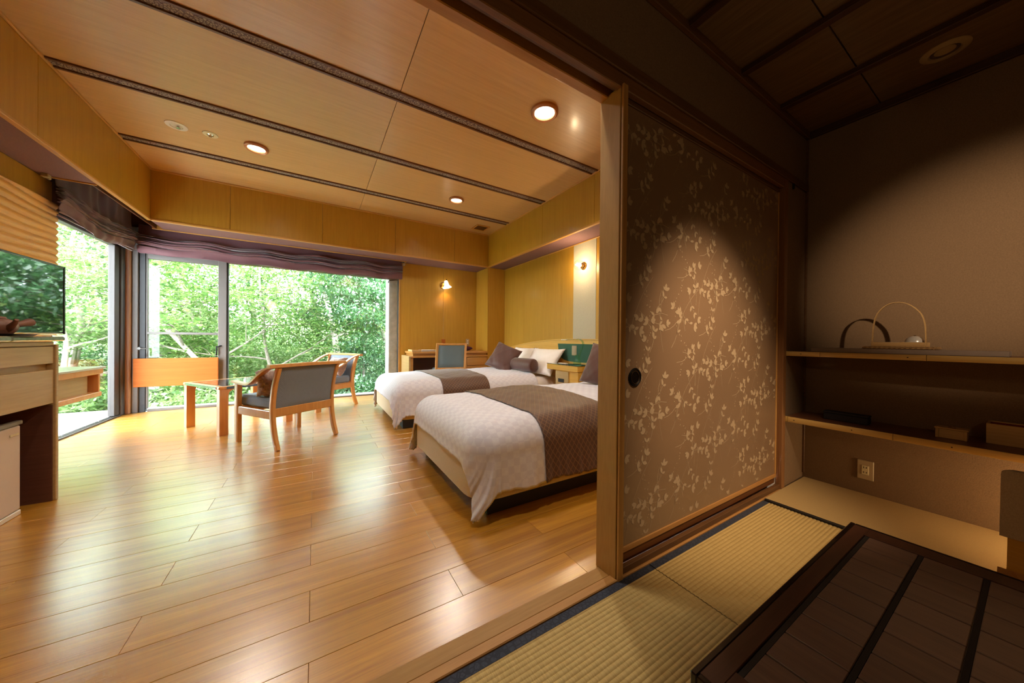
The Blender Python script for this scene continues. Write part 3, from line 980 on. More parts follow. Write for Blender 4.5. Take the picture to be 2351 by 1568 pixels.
def globe_lamp():
    t = thing('globe_wall_lamp', 'lit clear globe wall lamp on the grey plaster strip', 'wall lamp', (XR - 0.004, 3.22, 1.955))
    obj('back_plate', G().tube([(0, 0, 0), (-0.012, 0, 0)], [0.055, 0.05], 28), 'brass', t, smooth=0.5)
    obj('socket', G().tube([(-0.01, 0, 0), (-0.06, 0, 0)], [0.022, 0.018], 16), 'brass', t, smooth=0.5)

    def wob(i, a):
        return 1 + 0.03 * math.cos(8 * a)
    prof = [(0.02, 0.03)] + [(0.068 * math.sin(PI * k / 12), 0.09 - 0.068 * math.cos(PI * k / 12)) for k in range(1, 12)] + [(0.001, 0.158)]
    gl = obj('glass_globe', G().lathe(prof, 32, (0, 0, 0), wob), 'globe_glass', t, smooth=1.2)
    gl.rotation_euler = (0, -PI / 2, 0)
    b = obj('bulb', G().lathe([(0.001, 0.0)] + [(0.026 * math.sin(PI * k / 8), 0.03 - 0.03 * math.cos(PI * k / 8)) for k in range(1, 8)] + [(0.001, 0.06)], 18, (0, 0, 0.05)), 'bulb', t, smooth=1.2)
    b.rotation_euler = (0, -PI / 2, 0)
    ld = bpy.data.lights.new('globe_lamp', 'POINT')
    ld.energy = 7
    ld.color = (1.0, 0.72, 0.42)
    ld.shadow_soft_size = 0.03
    lo = bpy.data.objects.new('globe_lamp', ld)
    COL.objects.link(lo)
    lo.parent = t
    lo.location = (-0.19, 0, 0)


globe_lamp()


# ------------------------------------------------------------------ beds
BX0, BX1 = 0.70, 2.93
B1 = (1.50, 2.74)
B2 = (3.46, 4.74)


def noise1(seed):
    r = np.random.default_rng(seed)
    a = r.uniform(0.5, 1.0, 6)
    p = r.uniform(0, 6.28, 6)
    k = np.array([1.7, 3.1, 5.3, 8.9, 13.0, 19.0])
    return lambda x: float(np.sum(a / k ** 0.6 * np.sin(k * x + p)))


def drape(x0, x1, y0, y1, zt, ax0, ax1, ay0, ay1, off, seed, r=0.16, wr=1.0, flare=0.04, corner=0.0):
    """cloth over the block [x0..,y0..y1] with top zt; cloth spans ax0..ax1, ay0..ay1 (flat cloth coordinates)"""
    n1, n2, n3 = noise1(seed), noise1(seed + 1), noise1(seed + 2)

    def fn(u, v):
        b = ay0 + (ay1 - ay0) * v
        edge = min(b - ay0, ay1 - b)
        lo_ = ax0 - (corner * max(0.0, 1 - edge / 0.50) ** 1.4 if corner else 0.0)
        a = lo_ + (ax1 - lo_) * u
        ex0, ey0, ey1 = x0 + r * 0.7, y0 + r * 0.7, y1 - r * 0.7
        ox = max(0.0, ex0 - a)
        oy = (b - ey1) if b > ey1 else ((b - ey0) if b < ey0 else 0.0)
        s = math.hypot(ox, oy)
        px, py, pz = max(a, ex0), min(max(b, ey0), ey1), zt
        # soft puffiness on the top
        inx = min(1, max(0, (a - ex0) / 0.5 + 0.6))
        pz += off + wr * (0.006 * n1(a * 2.2 + b) + 0.004 * n2(b * 3 - a * 2)) * inx
        cy = (b - (y0 + y1) / 2) / ((y1 - y0) / 2)
        pz += 0.035 * (1 - min(1, abs(cy)) ** 2) * min(1.0, max(0.0, (a - x0) / 0.7)) - 0.01
        if s > 0:
            dx, dy = -ox / s, oy / s
            q = r + off
            L = q * PI / 2
            if s < L:
                h, d = q * math.sin(s / q), q * (1 - math.cos(s / q))
            else:
                fl = min(1.0, (s - L) / 0.3)
                h, d = q + flare * fl, q + (s - L) * (1 - 0.06 * fl)
                # hanging folds
                tcoord = a * 6 * abs(dy) + b * 6 * abs(dx) + math.atan2(dy, dx) * 1.3
                h += wr * 0.020 * fl * n3(tcoord)
                d += wr * 0.012 * fl * n2(tcoord * 0.7 + 2)
            px += dx * h
            py += dy * h
            pz -= d
        return (px, py, max(pz, 0.03))
    return fn


def thicken(g, t):
    """double layer cloth with a closed rim, from a grid G"""
    n = len(g.v)
    me = bpy.data.meshes.new('tmp')
    me.from_pydata(g.v, [], g.f)
    bm = bmesh.new()
    bm.from_mesh(me)
    bmesh.ops.recalc_face_normals(bm, faces=bm.faces)
    if sum(f.normal.z for f in bm.faces) < 0:
        for f in bm.faces:
            f.normal_flip()
    bm.normal_update()
    nv = {v: bm.verts.new(v.co - v.normal * t) for v in list(bm.verts)}
    for f in list(bm.faces):
        bm.faces.new([nv[v] for v in reversed(f.verts)])
    for e in [e for e in bm.edges if len(e.link_faces) == 1 and e.verts[0] in nv]:
        a, b = e.verts
        try:
            bm.faces.new((a, b, nv[b], nv[a]))
        except ValueError:
            pass
    bmesh.ops.recalc_face_normals(bm, faces=bm.faces)
    bm.to_mesh(me)
    bm.free()
    me.polygons.foreach_set('use_smooth', [True] * len(me.polygons))
    return me


ZBED = 0.50


def bed(y0, y1, which, seed, rx0, rx1):
    t = thing('bed', 'upholstered beige bed %s, black plinth below' % which, 'bed', (BX0, y0, 0), 0, 'twin beds')
    L, Wd = BX1 - BX0, y1 - y0
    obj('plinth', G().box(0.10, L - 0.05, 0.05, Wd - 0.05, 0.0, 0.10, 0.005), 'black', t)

    def rr(i, rad):
        p = []
        for (cx, cy, a0) in ((i + rad, i + rad, PI), (L - rad, i + rad, 1.5 * PI), (L - rad, Wd - i - rad, 0), (i + rad, Wd - i - rad, 0.5 * PI)):
            p += [(cx + rad * math.cos(a0 + PI / 2 * k / 6), cy + rad * math.sin(a0 + PI / 2 * k / 6)) for k in range(7)]
        return p
    obj('box_base', G().prism(rr(0.006, 0.15), 'z', 0.10, 0.30), 'bed_base', t, smooth=0.6)
    mt = G()
    lay = [(rr(0.016, 0.15), 0.302), (rr(0.016, 0.15), 0.36), (rr(0.034, 0.15), 0.40), (rr(0.07, 0.15), 0.435), (rr(0.11, 0.15), 0.448)]
    nn = len(lay[0][0])
    mt.add([(x, y, z) for p, z in lay for x, y in p], [(k * nn + j, k * nn + (j + 1) % nn, (k + 1) * nn + (j + 1) % nn, (k + 1) * nn + j) for k in range(4) for j in range(nn)] + [tuple(range(nn)), tuple(range(4 * nn, 5 * nn))])
    obj('mattress', mt, 'pillow', t, smooth=0.9)
    d = G().grid(drape(BX0 + 0.035, BX1, y0 + 0.035, y1 - 0.035, ZBED, BX0 - 0.150, 2.52, y0 - 0.295, y1 + 0.28, 0.0, seed, corner=0.15), 170, 140)
    dv = obj('duvet', thicken(d, 0.012), 'duvet')
    tag(dv, 'white damask duvet hanging over the foot of the bed %s' % which, 'duvet', 'white duvets')
    r = G().grid(drape(BX0 + 0.035, BX1, y0 + 0.035, y1 - 0.035, ZBED, rx0, rx1, y0 - 0.315, y1 + 0.31, 0.010, seed, wr=1.0), 50, 150)
    rn = obj('bed_runner', thicken(r, 0.004), 'runner')
    tag(rn, 'brown lattice-patterned runner across the bed %s' % which, 'bed runner', 'brown bed runners')
    return t


bed(B1[0], B1[1], 'nearest the sliding door', 21, 1.13, 1.77)
bed(B2[0], B2[1], 'by the desk', 33, 1.22, 1.80)


def pillow_mesh(w, h, t, seed, pinch=0.10, wr=0.006):
    n1, n2 = noise1(seed), noise1(seed + 5)
    g = G()
    for sgn in (1, -1):
        def fn(u, v):
            a, b = 2 * u - 1, 2 * v - 1
            k = (1 - abs(a) ** 2.6) * (1 - abs(b) ** 2.6)
            th = sgn * t / 2 * max(0, k) ** 0.55
            th += sgn * wr * n1(a * 3 + b * 2) * max(0, k) ** 0.5
            x = a * w / 2 * (1 - pinch * (1 - b * b) * abs(a))
            y = b * h / 2 * (1 - pinch * (1 - a * a) * abs(b))
            return (x, y, th + 0.5 * wr * n2(a * 4 - b * 3))
        g.grid(fn, 26, 26)
    return g


def pillow(name, label, cat, mat, w, h, t, loc, rot, seed, group=None, pinch=0.10):
    me = pillow_mesh(w, h, t, seed, pinch).mesh(name, None)
    bm = bmesh.new()
    bm.from_mesh(me)
    bmesh.ops.remove_doubles(bm, verts=bm.verts, dist=0.0005)
    bmesh.ops.recalc_face_normals(bm, faces=bm.faces)
    bm.to_mesh(me)
    bm.free()
    me.polygons.foreach_set('use_smooth', [True] * len(me.polygons))
    o = obj(name, me, mat, loc=loc, rot=rot)
    return tag(o, label, cat, group)


ZT = 0.487
# pillows lean against the headboard: local x = width along y, local y = up the headboard
def lean(deg, yaw=0.0):
    return (math.radians(deg), 0, math.radians(-90 + yaw))


pillow('pillow', 'white pillow behind the brown square cushion on the far bed', 'pillow', 'pillow', 0.66, 0.44, 0.15, (2.80, 4.34, ZT + 0.165), lean(55), 1, 'white pillows')
pillow('pillow', 'white pillow with a pointed corner nearest the nightstand on the far bed', 'pillow', 'pillow', 0.66, 0.46, 0.15, (2.76, 3.70, ZT + 0.165), lean(52, 5), 2, 'white pillows')
pillow('pillow', 'white pillow showing at the post on the near bed', 'pillow', 'pillow', 0.66, 0.46, 0.15, (2.79, 2.40, ZT + 0.170), lean(54), 3, 'white pillows')
pillow('pillow', 'white pillow hidden by the sliding door on the near bed', 'pillow', 'pillow', 0.66, 0.44, 0.15, (2.80, 1.76, ZT + 0.165), lean(55), 4, 'white pillows')
pillow('square_cushion', 'brown satin square cushion standing on its corner on the far bed', 'cushion', 'brown_satin', 0.42, 0.42, 0.15, (2.36, 4.10, ZT + 0.200), (math.radians(60), math.radians(20), math.radians(-58)), 5, 'brown cushions', 0.06)
pillow('square_cushion', 'brown satin cushion half hidden by the post on the near bed', 'cushion', 'brown_satin', 0.42, 0.42, 0.15, (2.40, 2.20, ZT + 0.215), (math.radians(68), math.radians(10), math.radians(-75)), 6, 'brown cushions', 0.06)


def bolster(loc, rz, label):
    r = 0.092
    L = 0.42
    prof = [(0.001, 0.0), (r * 0.5, 0.002), (r * 0.86, 0.006), (r * 0.97, 0.018), (r, 0.04), (r * 1.01, L / 2), (r, L - 0.04), (r * 0.97, L - 0.018), (r * 0.86, L - 0.006), (r * 0.5, L - 0.002), (0.001, L)]
    t = thing('bolster_cushion', label, 'cushion', loc, rz, 'brown cushions')
    o = obj('cover', G().lathe(prof, 36), 'brown_satin', t, smooth=0.9)
    o.rotation_euler = (0, PI / 2, 0)
    o.location = (-L / 2, 0, r + 0.002)
    s = obj('piping', G().tube([(r * math.cos(k * PI / 18) * 0.985, r * math.sin(k * PI / 18) * 0.985, 0.016) for k in range(37)], 0.003, 6, False), 'brown_satin', t, smooth=1.0)
    s.rotation_euler = (0, PI / 2, 0)
    s.location = (-L / 2, 0, r + 0.002)
    return t


bolster((2.50, 3.77, ZT + 0.024), math.radians(-80), 'brown satin bolster lying beside the square cushion on the far bed')
bolster((2.56, 1.95, ZT + 0.024), math.radians(-80), 'brown satin bolster on the near bed behind the sliding door')


# ------------------------------------------------------------------ headboard and nightstand
def headboard():
    t = thing('headboard', 'wide honey headboard with an arched top and a green half-round inset', 'headboard', (2.955, 3.15, 0))
    pts = []
    for k in range(25):
        y = -2.0 + 4.0 * k / 24
        pts.append((y, 0.765 + 0.195 * (1 - abs(y / 2.0) ** 2.2)))
    poly = [(-2.0, 0.0)] + [(y, z) for y, z in pts] + [(2.0, 0.0)]
    obj('board', G().prism(poly, 'x', 0.0, 0.045), 'headboard', t)
    obj('top_cap', G().sweep([(0.022, y, z + 0.006) for y, z in pts], 0.065, 0.014, (0, 0, 1)), 'headboard', t, smooth=0.6)
    hw, zt, zb = 0.43, 0.905, 0.665
    poly = [(hw, zt), (hw - 0.005, zt - 0.03)]
    for k in range(17):
        a = PI * k / 16
        ca, sa = math.cos(a), math.sin(a)
        poly.append(((hw - 0.01) * math.copysign(abs(ca) ** 0.62, ca), zt - 0.05 - (zt - 0.05 - zb) * sa ** 0.62))
    poly += [(-hw + 0.005, zt - 0.03), (-hw, zt)]
    obj('inset_panel', G().prism(poly, 'x', -0.006, 0.0), 'green', t)
    sp = obj('switch_plate', G().box(-0.014, -0.007, 0.04, 0.13, 0.75, 0.88, 0.003).box(-0.018, -0.013, 0.06, 0.11, 0.78, 0.85, 0.002), 'beige_plastic', t)
    return t


headboard()


def nightstand():
    t = thing('nightstand', 'honey veneer nightstand between the beds, top jutting over the far bed', 'nightstand', (2.62, 2.82, 0))
    D, Wd = 0.325, 0.58
    obj('top', G().box(0, D, 0, Wd, 0.575, 0.645, 0.004), 'night_wood', t)
    obj('body', G().box(0.015, D, 0.005, 0.42, 0.0, 0.575, 0.004), 'night_wood', t)
    f = obj('front_panel', G().box(0.0, 0.013, 0.16, 0.40, 0.20, 0.565, 0.002), 'oak_pale', t)
    obj('control_slot', G().box(-0.005, 0.0, 0.235, 0.345, 0.43, 0.475, 0.002), 'slot', f)
    obj('glass_top', G().box(-0.002, D, -0.002, Wd + 0.002, 0.646, 0.651), 'screen', t)
    r = obj('remote_control', G().box(2.66, 2.71, 3.08, 3.22, 0.652, 0.664, 0.004).box(2.672, 2.698, 3.10, 3.15, 0.664, 0.667, 0.001), 'white_plastic')
    tag(r, 'pale remote control lying on the nightstand', 'remote control')
    g = thing('reading_lamp', 'clear curved acrylic reading lamp with a white head on the nightstand', 'lamp', (2.80, 3.02, 0.652))
    obj('base', G().box(-0.03, 0.03, -0.045, 0.045, 0.0, 0.03, 0.004), 'clear', g)
    obj('block', G().box(-0.012, 0.012, -0.035, 0.03, 0.03, 0.12, 0.003), 'clear', g)
    obj('stem', G().sweep(spline([(0, -0.03, 0.03), (0, -0.04, 0.12), (0, -0.09, 0.22), (0, -0.10, 0.27), (0, -0.06, 0.31), (0, 0.0, 0.315)], 6), 0.008, 0.03, (1, 0, 0)), 'clear', g, smooth=0.7)
    obj('arm', G().tube([(0, 0.0, 0.315), (0, 0.22, 0.305)], 0.003, 8), 'clear', g, smooth=0.7)
    obj('lamp_head', G().box(-0.015, 0.015, 0.20, 0.30, 0.300, 0.311, 0.003), 'white_plastic', g)


nightstand()


# ------------------------------------------------------------------ desk, chair and the things on it
def desk():
    t = thing('desk', 'long honey writing desk along the veneer wall', 'desk', (1.30, 5.32, 0))
    L, D = 1.432, 0.535
    obj('top', G().box(0.06, L, 0.02, D, 0.705, 0.74, 0.004), 'desk_wood', t)
    obj('ledge', G().box(0.03, L, -0.0, D, 0.64, 0.668, 0.003), 'desk_wood', t)
    obj('back_rail', G().box(0.08, L, 0.06, D, 0.669, 0.704), 'desk_wood', t)
    obj('side_panel', G().box(0.0, 0.03, 0.0, D, 0.0, 0.668, 0.003), 'oak_pale', t)
    obj('side_panel', G().box(0.03, 0.075, 0.02, D, 0.0, 0.638, 0.003), 'desk_wood', t)
    obj('modesty_panel', G().box(0.076, 0.99, D - 0.05, D, 0.10, 0.638, 0.003), 'brown_panel', t)
    obj('drawer_unit', G().box(0.99, L, 0.03, D, 0.0, 0.638, 0.003), 'desk_wood', t)
    obj('drawer', G().box(1.02, L - 0.02, 0.008, 0.028, 0.49, 0.63, 0.004), 'desk_wood', t)
    obj('drawer', G().box(1.02, L - 0.02, 0.008, 0.028, 0.33, 0.48, 0.004), 'desk_wood', t)
    b = obj('wooden_tray', G().box(1.345, 1.50, 5.335, 5.60, 0.669, 0.682, 0.002).box(1.345, 1.352, 5.335, 5.60, 0.682, 0.70, 0.002).box(1.345, 1.50, 5.335, 5.342, 0.682, 0.70, 0.002), 'pale_wood')
    b.location = (0.008, 0, 0.0725)
    tag(b, 'open pale wooden letter tray on the left end of the desk', 'tray')
    b = thing('guest_folder', 'grey and white information folder on the left of the desk', 'folder', (1.66, 5.50, 0.7405), math.radians(3))
    obj('cover', G().box(-0.13, 0.13, -0.09, 0.09, 0.0, 0.006, 0.001), 'paper', b)
    obj('pages', G().box(-0.125, 0.125, -0.088, 0.088, 0.006, 0.020, 0.001), 'grey_board', b)
    obj('cover', G().box(-0.13, 0.13, -0.09, 0.09, 0.020, 0.026, 0.001), 'paper', b)
    b = thing('wooden_stand', 'tall narrow wooden stand at the back of the desk', 'stand', (2.02, 5.70, 0.7405))
    obj('base', G().box(-0.05, 0.05, -0.05, 0.05, 0, 0.012, 0.002), 'orange_wood', b)
    obj('board', G().prism([(-0.01, 0.012), (0.03, 0.21), (0.044, 0.21), (0.006, 0.012)], 'x', -0.033, 0.033), 'orange_wood', b)
    obj('peg', G().tube([(0, -0.004, 0.14), (0, 0.03, 0.14)], 0.006, 8), 'brass', b)
    b = obj('purple_pouch', pillow_mesh(0.30, 0.16, 0.09, 9, 0.02, 0.004), 'purple', loc=(2.37, 5.60, 0.7855), smooth=1.2)
    tag(b, 'dark purple pouch lying on the right of the desk', 'pouch')
    b = thing('wall_socket', 'white double socket on the veneer wall above the desk', 'socket', (2.555, YB, 0.90))
    obj('plate', G().box(-0.035, 0.035, -0.008, 0, -0.06, 0.06, 0.003), 'beige_plastic', b)
    for k in (-1, 1):
        obj('outlet', G().box(-0.016, 0.016, -0.011, -0.008, k * 0.022 - 0.015, k * 0.022 + 0.015, 0.002), 'white_plastic', b)


desk()


def desk_chair():
    t = thing('desk_chair', 'wooden desk chair with a tall teal-grey padded back', 'chair', (1.87, 5.07, 0), math.radians(-8))
    w = 0.225
    for s in (-1, 1):
        obj('leg', G().sweep(spline([(s * w, -0.24, 0), (s * w, -0.20, 0.22), (s * w, -0.19, 0.45), (s * w, -0.22, 0.70), (s * (w - 0.004), -0.265, 0.885)], 6), 0.036, 0.03, (0, 1, 0)), 'chair_wood', t, smooth=0.6)
        obj('leg', G().sweep([(s * w, 0.22, 0), (s * w, 0.22, 0.42)], 0.036, 0.036, (0, 1, 0)), 'chair_wood', t, smooth=0.6)
        obj('seat_rail', G().box(s * w - 0.012, s * w + 0.012, -0.18, 0.21, 0.36, 0.42, 0.003), 'chair_wood', t)
    obj('top_rail', G().sweep(spline([(-w - 0.014, -0.262, 0.878), (0, -0.275, 0.872), (w + 0.014, -0.262, 0.878)], 8), 0.028, 0.026, (0, 0, 1)), 'chair_wood', t, smooth=0.6)
    obj('seat_rail', G().box(-w, w, 0.20, 0.225, 0.36, 0.42, 0.003), 'chair_wood', t)
    obj('seat_rail', G().box(-w, w, -0.205, -0.18, 0.36, 0.42, 0.003), 'chair_wood', t)
    obj('seat_cushion', G().box(-w + 0.004, w - 0.004, -0.17, 0.24, 0.421, 0.475, 0.018), 'desk_fabric', t, smooth=0.6)

    def fn(sg):
        def f(u, v):
            x = (2 * u - 1) * (w - 0.021)
            z = 0.50 + 0.355 * v
            y = -0.195 - 0.075 * max(0, (z - 0.45) / 0.43) ** 1.7
            b = 0.016 * (1 - abs(2 * u - 1) ** 6) * (1 - abs(2 * v - 1) ** 6)
            return (x, y + sg * (b + 0.004), z)
        return f
    g = G().grid(fn(1), 10, 16).grid(fn(-1), 10, 16)
    obj('back_pad', g, 'desk_fabric', t, smooth=1.0)
    obj('lower_rail', G().box(-w, w, -0.206, -0.186, 0.475, 0.505, 0.003), 'chair_wood', t)


desk_chair()


# ------------------------------------------------------------------ armchairs and low square table
def armchair(label):
    t = thing('armchair', label, 'armchair', group='low armchairs by the window')
    w = 0.270
    for s in (-1, 1):
        # sabre rear leg that becomes the back post
        path = spline([(s * w, -0.325, 0.0), (s * w, -0.285, 0.10), (s * w, -0.255, 0.24), (s * w, -0.25, 0.38), (s * w * 0.995, -0.275, 0.54), (s * w * 0.99, -0.33, 0.70)], 6)
        obj('leg', G().sweep(path, 0.048, 0.030, (s, 0, 0), [(0.85, 1)] * 3 + [(1.0, 1)] * (len(path) - 3)), 'chair_wood', t, smooth=0.6)
        obj('leg', G().sweep([(s * w, 0.27, 0.0), (s * w, 0.27, 0.30), (s * w, 0.265, 0.522)], 0.072, 0.032, (s, 0, 0)), 'chair_wood', t, smooth=0.6)
        # arm: flat band sweeping from the end of the top rail down to the front leg
        ap = bez((s * (w + 0.028), -0.335, 0.705), (s * (w + 0.035), -0.16, 0.70), (s * (w + 0.03), -0.06, 0.535), (s * (w + 0.004), 0.12, 0.532), 14)
        ap += bez((s * (w + 0.004), 0.12, 0.532), (s * (w), 0.18, 0.531), (s * w, 0.25, 0.533), (s * w, 0.335, 0.545), 6)[1:]
        obj('armrest', G().sweep(ap, 0.055, 0.020, (0, 0, 1), [(0.75 + 0.25 * min(1, k / 8), 1) for k in range(len(ap))]), 'chair_wood', t, smooth=0.7)
        obj('seat_rail', G().box(s * w - 0.014, s * w + 0.014, -0.25, 0.245, 0.255, 0.325, 0.004), 'chair_wood', t)
    obj('seat_rail', G().box(-w, w, 0.25, 0.278, 0.255, 0.325, 0.004), 'chair_wood', t)
    obj('back_rail', G().box(-w, w, -0.268, -0.240, 0.27, 0.345, 0.004), 'chair_wood', t)
    tp = spline([(-w - 0.080, -0.332, 0.712), (-w / 2, -0.348, 0.716), (0, -0.352, 0.718), (w / 2, -0.348, 0.716), (w + 0.080, -0.332, 0.712)], 6)
    obj('top_rail', G().sweep(tp, 0.052, 0.030, (0, 0, 1)), 'chair_wood', t, smooth=0.6)
    obj('seat_cushion', G().box(-w + 0.016, w - 0.016, -0.235, 0.30, 0.326, 0.425, 0.022), 'chair_fabric', t, smooth=0.6)

    def fn(sg):
        def f(u, v):
            x = (2 * u - 1) * (w - 0.020)
            z = 0.345 + 0.355 * v
            # follow the curve of the posts
            k = (z - 0.30) / 0.40
            y = -0.250 - 0.082 * max(0, k) ** 2.0
            b = 0.012 * (1 - abs(2 * u - 1) ** 8) * (1 - abs(2 * v - 1) ** 8)
            return (x, y + sg * (b + 0.008), z)
        return f
    obj('back_pad', G().grid(fn(1), 10, 16).grid(fn(-1), 10, 16), 'chair_fabric', t, smooth=1.0)
    return t


a1 = armchair('low wooden armchair with grey back turned to the camera')
a1.location = (-0.22, 3.75, 0)
a1.rotation_euler = (0, 0, math.radians(34.3))
a2 = copy_tree(a1)
a2['label'] = 'low wooden armchair further back facing the table, near the window pane'
a2.location = (0.10, 5.19, 0)
a2.rotation_euler = (0, 0, math.radians(126))


def crumple(seed, label, loc, rot, w=0.36):
    n = [noise1(seed + k) for k in range(4)]
    g = G()
    for sgn in (1, -1):
        def fn(u, v):
            a, b = 2 * u - 1, 2 * v - 1
            k = max(0, (1 - abs(a) ** 2.4) * (1 - abs(b) ** 2.4))
            th = sgn * 0.095 * k ** 0.45
            fold = n[0](a * 5 + 1.5 * b) * n[1](b * 4 - a)
            th += sgn * 0.018 * fold * k ** 0.3
            return (a * w / 2 * (1 - 0.1 * (1 - b * b)), b * w / 2 * (1 - 0.1 * (1 - a * a)) + 0.012 * n[2](a * 3), th)
        g.grid(fn, 36, 36)
    me = g.mesh('throw_cushion')
    bm = bmesh.new()
    bm.from_mesh(me)
    bmesh.ops.remove_doubles(bm, verts=bm.verts, dist=0.0008)
    bmesh.ops.recalc_face_normals(bm, faces=bm.faces)
    bm.to_mesh(me)
    bm.free()
    me.polygons.foreach_set('use_smooth', [True] * len(me.polygons))
    o = obj('throw_cushion', me, 'taupe_velvet', loc=loc, rot=rot)
    return tag(o, label, 'cushion', 'crumpled taupe cushions')


def local_to(a, p):
    rz = a.rotation_euler[2]
    return (a.location[0] + p[0] * math.cos(rz) - p[1] * math.sin(rz), a.location[1] + p[0] * math.sin(rz) + p[1] * math.cos(rz), p[2])


crumple(41, 'crumpled taupe velvet cushion on the armchair nearest the camera', local_to(a1, (-0.17, -0.10, 0.545)), (math.radians(60), 0, math.radians(34 + 150)), 0.27)
crumple(52, 'crumpled taupe velvet cushion on the armchair further back', local_to(a2, (-0.10, -0.135, 0.545)), (math.radians(64), 0, math.radians(126 + 180)), 0.28)


def side_table():
    t = thing('low_table', 'square low table with flared wooden legs and dark glossy stone top', 'table', (-0.69, 4.575, 0), math.radians(33.5))
    a, b, zt = 0.345, 0.365, 0.472
    obj('top_frame', G().box(-a, a, -b, -b + 0.05, zt - 0.028, zt, 0.006).box(-a, a, b - 0.05, b, zt - 0.028, zt, 0.006).box(-a, -a + 0.05, -b + 0.05, b - 0.05, zt - 0.028, zt, 0.006).box(a - 0.05, a, -b + 0.05, b - 0.05, zt - 0.028, zt, 0.006), 'table_wood', t)
    obj('stone_top', G().box(-a + 0.05, a - 0.05, -b + 0.05, b - 0.05, zt - 0.026, zt + 0.002, 0.002), 'screen_stone', t)
    obj('edge_band', G().box(-a + 0.06, a - 0.06, -b - 0.002, -b, zt - 0.026, zt - 0.002).box(-a - 0.002, -a, -b + 0.06, b - 0.06, zt - 0.026, zt - 0.002).box(-a + 0.06, a - 0.06, b, b + 0.002, zt - 0.026, zt - 0.002).box(a, a + 0.002, -b + 0.06, b - 0.06, zt - 0.026, zt - 0.002), 'screen_stone', t)
    for sx in (-1, 1):
        for sy in (-1, 1):
            z1 = zt - 0.028
            poly = [(0, 0.0), (0.07, 0.0), (0.07, z1 - 0.06), (0.078, z1 - 0.03), (0.105, z1 - 0.008), (0.125, z1), (0, z1)]
            p = [(sx * (a - 0.008 - q), z) for q, z in poly]
            y0, y1 = sorted((sy * (b - 0.008), sy * (b - 0.062)))
            obj('leg', G().prism(p, 'y', y0, y1), 'table_wood', t)


M['screen_stone'] = plain('blue_grey_stone', lin(64, 72, 74), 0.08, nscale=9, noise=0.45, coat=0.8, spec=0.8)
side_table()


